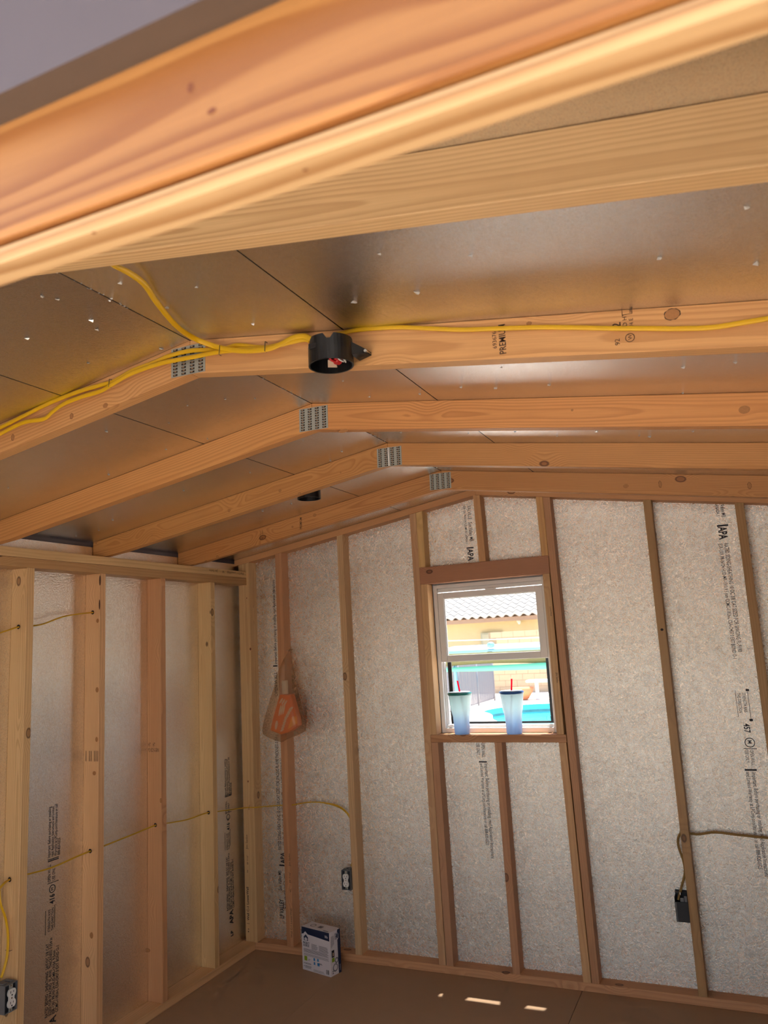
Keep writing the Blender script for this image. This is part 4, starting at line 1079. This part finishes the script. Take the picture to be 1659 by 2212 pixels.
# ------------------------------------------------------------------ tumblers on the sill
tq = NT('frosted ombre plastic')
co = tq.obj(); sp = tq.n('ShaderNodeSeparateXYZ'); tq.l(co, sp.inputs[0])
gcol = tq.mix(tq.rng(sp.outputs[2], 0.015, 0.135, 0, 1, True), srgb(216, 233, 252), srgb(244, 254, 254))
a1 = tq.n('ShaderNodeBsdfTranslucent'); a2 = tq.n('ShaderNodeBsdfDiffuse'); a3 = tq.n('ShaderNodeBsdfTransparent'); a4 = tq.n('ShaderNodeBsdfGlossy'); a4.inputs['Roughness'].default_value = 0.3
for q in (a1, a2, a3): tq.l(gcol, q.inputs[0])
x1 = tq.n('ShaderNodeMixShader'); x1.inputs[0].default_value = 0.2; tq.l(a1.outputs[0], x1.inputs[1]); tq.l(a2.outputs[0], x1.inputs[2])
x2 = tq.n('ShaderNodeMixShader'); x2.inputs[0].default_value = 0.30; tq.l(x1.outputs[0], x2.inputs[1]); tq.l(a3.outputs[0], x2.inputs[2])
x3 = tq.n('ShaderNodeMixShader'); x3.inputs[0].default_value = 0.05; tq.l(x2.outputs[0], x3.inputs[1]); tq.l(a4.outputs[0], x3.inputs[2])
tq.l(x3.outputs[0], tq.t.nodes['Material Output'].inputs['Surface'])
MLIDG = plain('green lid', srgb(20, 128, 118), 0.4); MLIDB = plain('blue lid', srgb(22, 84, 158), 0.4); _sq = NT('red straw')
_st = _sq.n('ShaderNodeBsdfTranslucent'); _st.inputs[0].default_value = srgb(236, 30, 72)
_sd = _sq.n('ShaderNodeBsdfDiffuse'); _sd.inputs[0].default_value = srgb(232, 28, 70)
_sm = _sq.n('ShaderNodeMixShader'); _sm.inputs[0].default_value = 0.4; _sq.l(_st.outputs[0], _sm.inputs[1]); _sq.l(_sd.outputs[0], _sm.inputs[2])
_sq.l(_sm.outputs[0], _sq.t.nodes['Material Output'].inputs['Surface'])
MSTRAW = _sq.mat
MLIDT = plain('pale lid top', srgb(226, 236, 240), 0.4)
def tumbler(x, lid, top, bot, label):
    z = 1.1695; y = -0.0395
    t = empty('tumbler', (x, y, z), label, 'tumbler', 'lidded tumblers on the window sill')
    pf = [(0.0, 0.002), (0.0375, 0.0), (0.0395, 0.002), (0.0425, 0.062), (0.0440, 0.088), (0.0475, 0.108), (0.0520, 0.125), (0.0600, 0.198), (0.0612, 0.199), (0.0605, 0.202), (0.0588, 0.199), (0.0505, 0.125), (0.0460, 0.107), (0.0425, 0.088), (0.0410, 0.062), (0.038, 0.004), (0.0, 0.004)]
    lathe('cup', pf, tq.mat, t, (x, y, z), 40, cap=False)
    lathe('lid', [(0.0, 0.2015), (0.0622, 0.2015), (0.0640, 0.2035), (0.0640, 0.2110), (0.0615, 0.2135), (0.050, 0.2137), (0.0, 0.2139)], lid, t, (x, y, z), 40, cap=False)
    lathe('lid_top', [(0.0, 0.2142), (0.050, 0.2142), (0.057, 0.2150), (0.056, 0.2172), (0.0, 0.2175)], MLIDT, t, (x, y, z), 32, cap=False)
    tube('straw', [(x + bot[0], y + bot[1], z + 0.008), (x + top[0], y, z + 0.275)], 0.0085, 0.0085, (0, 1, 0), MSTRAW, t, 12, 2)
    return t
tumbler(1.3915, MLIDG, (-0.008, 0), (0.030, 0.01), 'frosted blue tumbler with a green lid on the window sill')
tumbler(1.6735, MLIDB, (0.007, 0), (-0.022, 0.01), 'frosted blue tumbler with a dark blue lid on the window sill')

# ------------------------------------------------------------------ the yard behind the window
MSTUCCO = plain('tan stucco', srgb(206, 188, 150), 0.9, scale=4.0, lo=0.9)
MFASCIA = plain('brown fascia', srgb(170, 138, 116), 0.8)
MTILE = plain('pale roof tile', srgb(176, 168, 162), 0.8, scale=8.0, lo=0.92)
MBLOCK = plain('concrete block', srgb(196, 168, 136), 0.9, scale=12.0, lo=0.88)
MMORTAR = plain('mortar', srgb(160, 138, 112), 0.95)
HY = 25.0
house = empty('neighbour_house', (-6, HY, ZG), 'tan stucco house with a pale tile roof seen through the window', 'house')
box('wall', -16, 6, HY, HY + 0.3, ZG, 2.55, MSTUCCO, house)
box('fascia', -16, 6, HY - 0.72, HY - 0.66, 2.24, 2.39, MFASCIA, house)
box('soffit', -16, 6, HY - 0.66, HY, 2.34, 2.37, MSTUCCO, house)
SL = 0.48
bm = bmesh.new()
vs = [bm.verts.new(q) for q in ((-16, HY - 0.7, 2.39), (6, HY - 0.7, 2.39), (6, HY + 6, 2.39 + 6.7 * SL), (-16, HY + 6, 2.39 + 6.7 * SL))]
bm.faces.new(vs)
r_ = bmesh.ops.extrude_face_region(bm, geom=list(bm.faces))
for q in r_['geom']:
    if isinstance(q, bmesh.types.BMVert): q.co.z -= 0.05
link('roof_deck', to_mesh(bm, 'roof_deck'), MFASCIA, house)
TW, TLEN = 0.33, 0.37
bm = bmesh.new(); n = 14
loops = []
for (yy, zz) in ((0.0, 0.034), (0.0, 0.084), (TLEN + 0.07, 0.030), (TLEN + 0.07, 0.006)):
    loops.append([bm.verts.new((TW * k / n, yy, zz + 0.048 * math.sin(2 * math.pi * k / n))) for k in range(n + 1)])
for i in range(4):
    a, b = loops[i], loops[(i + 1) % 4]
    for k in range(n): bm.faces.new((a[k], a[k + 1], b[k + 1], b[k]))
TILE = to_mesh(bm, 'roof_tile')
TILE.materials.append(MTILE)
rt = Matrix.Rotation(math.atan(SL), 4, 'X')
for r in range(12):
    for c in range(22):
        w = Matrix.Translation((-10.0 + TW * c, HY - 0.80 + r * TLEN * math.cos(math.atan(SL)), 2.39 + r * TLEN * math.sin(math.atan(SL)))) @ rt
        link('roof_tile', TILE, None, house, w)
ub = empty('meter_box', (-5.8, HY - 0.1, 1.4), 'grey meter box on the tan house wall', 'meter box')
box('cabinet', -6.22, -5.38, HY - 0.14, HY - 0.002, 1.30, 1.86, plain('weathered grey paint', srgb(176, 172, 150), 0.7), ub, 0.01)
box('door', -6.15, -5.45, HY - 0.155, HY - 0.141, 1.34, 1.80, plain('weathered grey door', srgb(190, 184, 160), 0.7), ub, 0.006)
fl = empty('flood_light', (-4.6, HY - 0.1, 2.2), 'small white flood light under the neighbouring eave', 'lamp')
box('bracket', -4.78, -4.66, HY - 0.10, HY - 0.002, 2.18, 2.26, MWHITE, fl, 0.008)
lathe('lamp_head', [(0.03, 0), (0.05, 0.04), (0.075, 0.12), (0.07, 0.13)], MWHITE, fl, (-4.66, HY - 0.20, 2.10), 16)

BW = 22.0
gw = empty('block_wall', (-4, BW, ZG), 'tan concrete block garden wall beyond the pool', 'garden wall')
box('mortar_core', -9.0, 2.0, BW + 0.01, BW + 0.19, ZG, 1.235, MMORTAR, gw)
box('mortar_core', -5.05, 2.0, BW + 0.01, BW + 0.19, 1.2352, 1.84, MMORTAR, gw)
bm = bmesh.new(); add_box(bm, -0.197, 0.197, 0, 0.2, 0.003, 0.197)
BLOCK = to_mesh(bm, 'block'); BLOCK.materials.append(MBLOCK)
nb = 0
for r in range(10):
    z = ZG + 0.205 * r
    for c in range(20):
        x = -8.6 + 0.402 * c + (0.201 if r % 2 else 0)
        if x > -0.8 or (z > 1.1 and x < -4.85): continue
        link('block', BLOCK, None, gw, Matrix.Translation((x, BW, z))); nb += 1

# pool
MWATER = NT('pool water')
MWATER.b.inputs['Base Color'].default_value = srgb(70, 206, 216)
MWATER.b.inputs['Roughness'].default_value = 0.08
wco = MWATER.obj()
MWATER.l(MWATER.bump(MWATER.noise(wco, 2.6, 3.0), 0.12, 0.05), MWATER.b.inputs['Normal'])
MWATER.l(MWATER.mix(MWATER.noise(wco, 1.6, 3.0), srgb(40, 190, 210), srgb(92, 222, 226)), MWATER.b.inputs['Base Color'])
MPOOLT = plain('turquoise plaster', srgb(120, 206, 206), 0.5)
MCOPE = plain('pale coping', srgb(232, 222, 208), 0.8)
MBAND = plain('waterline tile', srgb(130, 150, 152), 0.3, lo=0.35, scale=5.0)
pool = empty('swimming_pool', (-1.0, 15, ZG), 'turquoise swimming pool with a pale deck beyond the window', 'pool')
def loop_wall(name, z0, z1, mat, grow0=0.0, grow1=0.0):
    bm = bmesh.new(); n = len(POOL)
    cx_ = sum(q[0] for q in POOL) / n; cy_ = sum(q[1] for q in POOL) / n
    g = lambda q, s: (q[0] + (q[0] - cx_) * s, q[1] + (q[1] - cy_) * s)
    A = [bm.verts.new((*g(q, grow0), z0)) for q in POOL]; B = [bm.verts.new((*g(q, grow1), z1)) for q in POOL]
    for i in range(n): bm.faces.new((A[i], A[(i + 1) % n], B[(i + 1) % n], B[i]))
    return link(name, to_mesh(bm, name), mat, pool)
loop_wall('basin_wall', ZG - 0.75, ZG - 0.20, MPOOLT)
loop_wall('tile_band', ZG - 0.205, ZG - 0.135, MBAND, -0.002, -0.002)
loop_wall('upper_wall', ZG - 0.135, ZG + 0.006, MPOOLT)
loop_wall('coping', ZG + 0.006, ZG + 0.0065, MCOPE, 0.0, 0.10)
bm = bmesh.new(); bm.faces.new([bm.verts.new((x, y, ZG - 0.24)) for x, y in POOL]); bmesh.ops.triangulate(bm, faces=bm.faces)
link('water', to_mesh(bm, 'water'), MWATER.mat, pool)

# mesh fence along the pool
MFENCE = plain('grey fence mesh', srgb(120, 118, 124), 0.7)
fe = empty('pool_fence', (-4.1, 16, ZG), 'grey see-through mesh fence beside the pool', 'fence')
for y in (19.0, 17.4, 15.8, 14.2, 12.6): tube('post', [(-4.1, y, ZG), (-4.1, y, 1.12)], 0.06, 0.06, (0, 1, 0), MFENCE, fe, 8, 1)
bm = bmesh.new()
for k in range(96): add_box(bm, -4.108, -4.092, 12.6 + 0.0667 * k, 12.6 + 0.0667 * k + 0.012, ZG + 0.05, 1.08)
for k in (0, 1): add_box(bm, -4.108, -4.092, 12.6, 19.0, ZG + 0.06 + 1.2 * k, ZG + 0.08 + 1.2 * k)
o = link('mesh_panel', to_mesh(bm, 'mesh_panel'), MFENCE, fe); o['kind'] = 'stuff'
bm = bmesh.new()
for k in range(70): add_box(bm, -8.6 + 0.0645 * k, -8.6 + 0.0645 * k + 0.014, 19.0, 19.012, ZG + 0.05, 1.08)
o = link('mesh_panel', to_mesh(bm, 'mesh_panel'), MFENCE, fe); o['kind'] = 'stuff'
# planter bowl and diving board
tag(lathe('planter_bowl', [(0.10, 0.0), (0.17, 0.03), (0.30, 0.22), (0.34, 0.36), (0.31, 0.36), (0.27, 0.24), (0.12, 0.06)], plain('terracotta', srgb(222, 142, 98), 0.8), None, (-3.2395, 18.9998, -0.2), 24), 'terracotta planter bowl by the block wall behind the pool', 'planter')
dbp = (-2.8086, 19.0502, -0.2)
db = empty('diving_board', dbp, 'white diving board on a post by the pool', 'diving board')
MDB = plain('white fibreglass', srgb(232, 230, 228), 0.5)
box('board', dbp[0] - 0.28, dbp[0] + 1.6, dbp[1] - 0.2, dbp[1] + 0.25, ZG + 0.50, ZG + 0.57, MDB, db, 0.02)
box('post', dbp[0] - 0.045, dbp[0] + 0.045, dbp[1] - 0.05, dbp[1] + 0.05, ZG, ZG + 0.498, MDB, db, 0.01)
box('post', dbp[0] + 1.2, dbp[0] + 1.29, dbp[1] - 0.05, dbp[1] + 0.05, ZG, ZG + 0.498, MDB, db, 0.01)
# shade canopy
MCANB = plain('pale blue canopy cloth', srgb(122, 162, 176), 0.7, lo=0.95)
MCANG = plain('green valance cloth', srgb(104, 190, 150), 0.7, lo=0.95)
MCANY = plain('olive canopy lining', srgb(112, 108, 66), 0.8, lo=0.85)
cn = empty('shade_canopy', (-0.5, 8.5, ZG), 'low shade canopy with a green valance and pale blue top outside the window', 'canopy')
def sheet(name, rows_, mat, th=0.012):
    bm = bmesh.new(); g = [[bm.verts.new(q) for q in row] for row in rows_]
    for a, b in zip(g, g[1:]):
        for i in range(len(a) - 1): bm.faces.new((a[i], a[i + 1], b[i + 1], b[i])).smooth = True
    o = link(name, to_mesh(bm, name), mat, cn)
    s = o.modifiers.new('thickness', 'SOLIDIFY'); s.thickness = th
    return o
N_ = 24
xsn = [-1.75 + 3.4 * i / N_ for i in range(N_ + 1)]
dip = lambda i: 0.035 * (1 - (2 * i / N_ - 1) ** 2)
sheet('roof_cloth', [[(x, 8.0, 1.445) for x in xsn], [(x, 8.06, 1.50) for x in xsn], [(x, 8.9, 1.55) for x in xsn], [(x, 9.8, 1.50) for x in xsn]], MCANB)
sheet('lining', [[(x, 8.004, 1.442) for x in xsn], [(x, 8.02, 1.30) for x in xsn], [(x, 8.03, 1.235 + 0.03 * math.sin(i * 0.26)) for i, x in enumerate(xsn)]], MCANY)
sheet('valance', [[(x, 7.985, 1.262 - 0.045 * (1 - i / N_)) for i, x in enumerate(xsn)], [(x, 7.975, 1.162 - dip(i) * 0.6) for i, x in enumerate(xsn)]], MCANG)
tube('edge_rail', [(-1.8, 7.965, 1.463), (1.7, 7.965, 1.463)], 0.05, 0.05, (0, 0, 1), MCANB, cn, 10, 1)
for x in (-1.46, 1.60): tube('post', [(x, 8.06, ZG), (x, 8.06, 1.44)], 0.06, 0.06, (0, 1, 0), MCANB, cn, 10, 1)
tube('cord', [(-1.9, 7.9, 1.66), (-0.9, 7.9, 1.635), (0.3, 7.9, 1.62)], 0.014, 0.014, (0, 0, 1), MWHITE, cn, 6, 4)
lathe('valve', [(0.02, 0), (0.055, 0.02), (0.055, 0.07), (0.02, 0.09)], plain('blue grey fitting', srgb(120, 164, 190), 0.5), cn, (-0.80, 7.95, 1.505), 16)

# unseen roof added behind the camera to keep sun off the near ground
MSHADEROOF = plain('added shade roof boards', srgb(170, 150, 128), 0.8)
pc = empty('added_shade_roof', (2.3, -6.0, ZG), 'unseen roof on posts, added to shade the ground before the shed doorway', 'added shade roof')
box('shade_boards', -1.2, 6.0, -8.6, -5.0, 2.62, 2.70, MSHADEROOF, pc, 0.004)
for x in (-1.1, 5.9): box('post', x - 0.05, x + 0.05, -8.5, -8.4, ZG, 2.615, MSHADEROOF, pc, 0.004)

# daylight openings (sampling aids only, they give no light of their own)
portal('doorway_portal', ((DX0 + DX1) / 2, YF - 0.05, 0.92), (math.radians(90), 0, 0), DX1 - DX0, 2.2)
portal('window_portal', (1.572, 0.09, 1.57), (math.radians(-90), 0, 0), 0.66, 0.84)
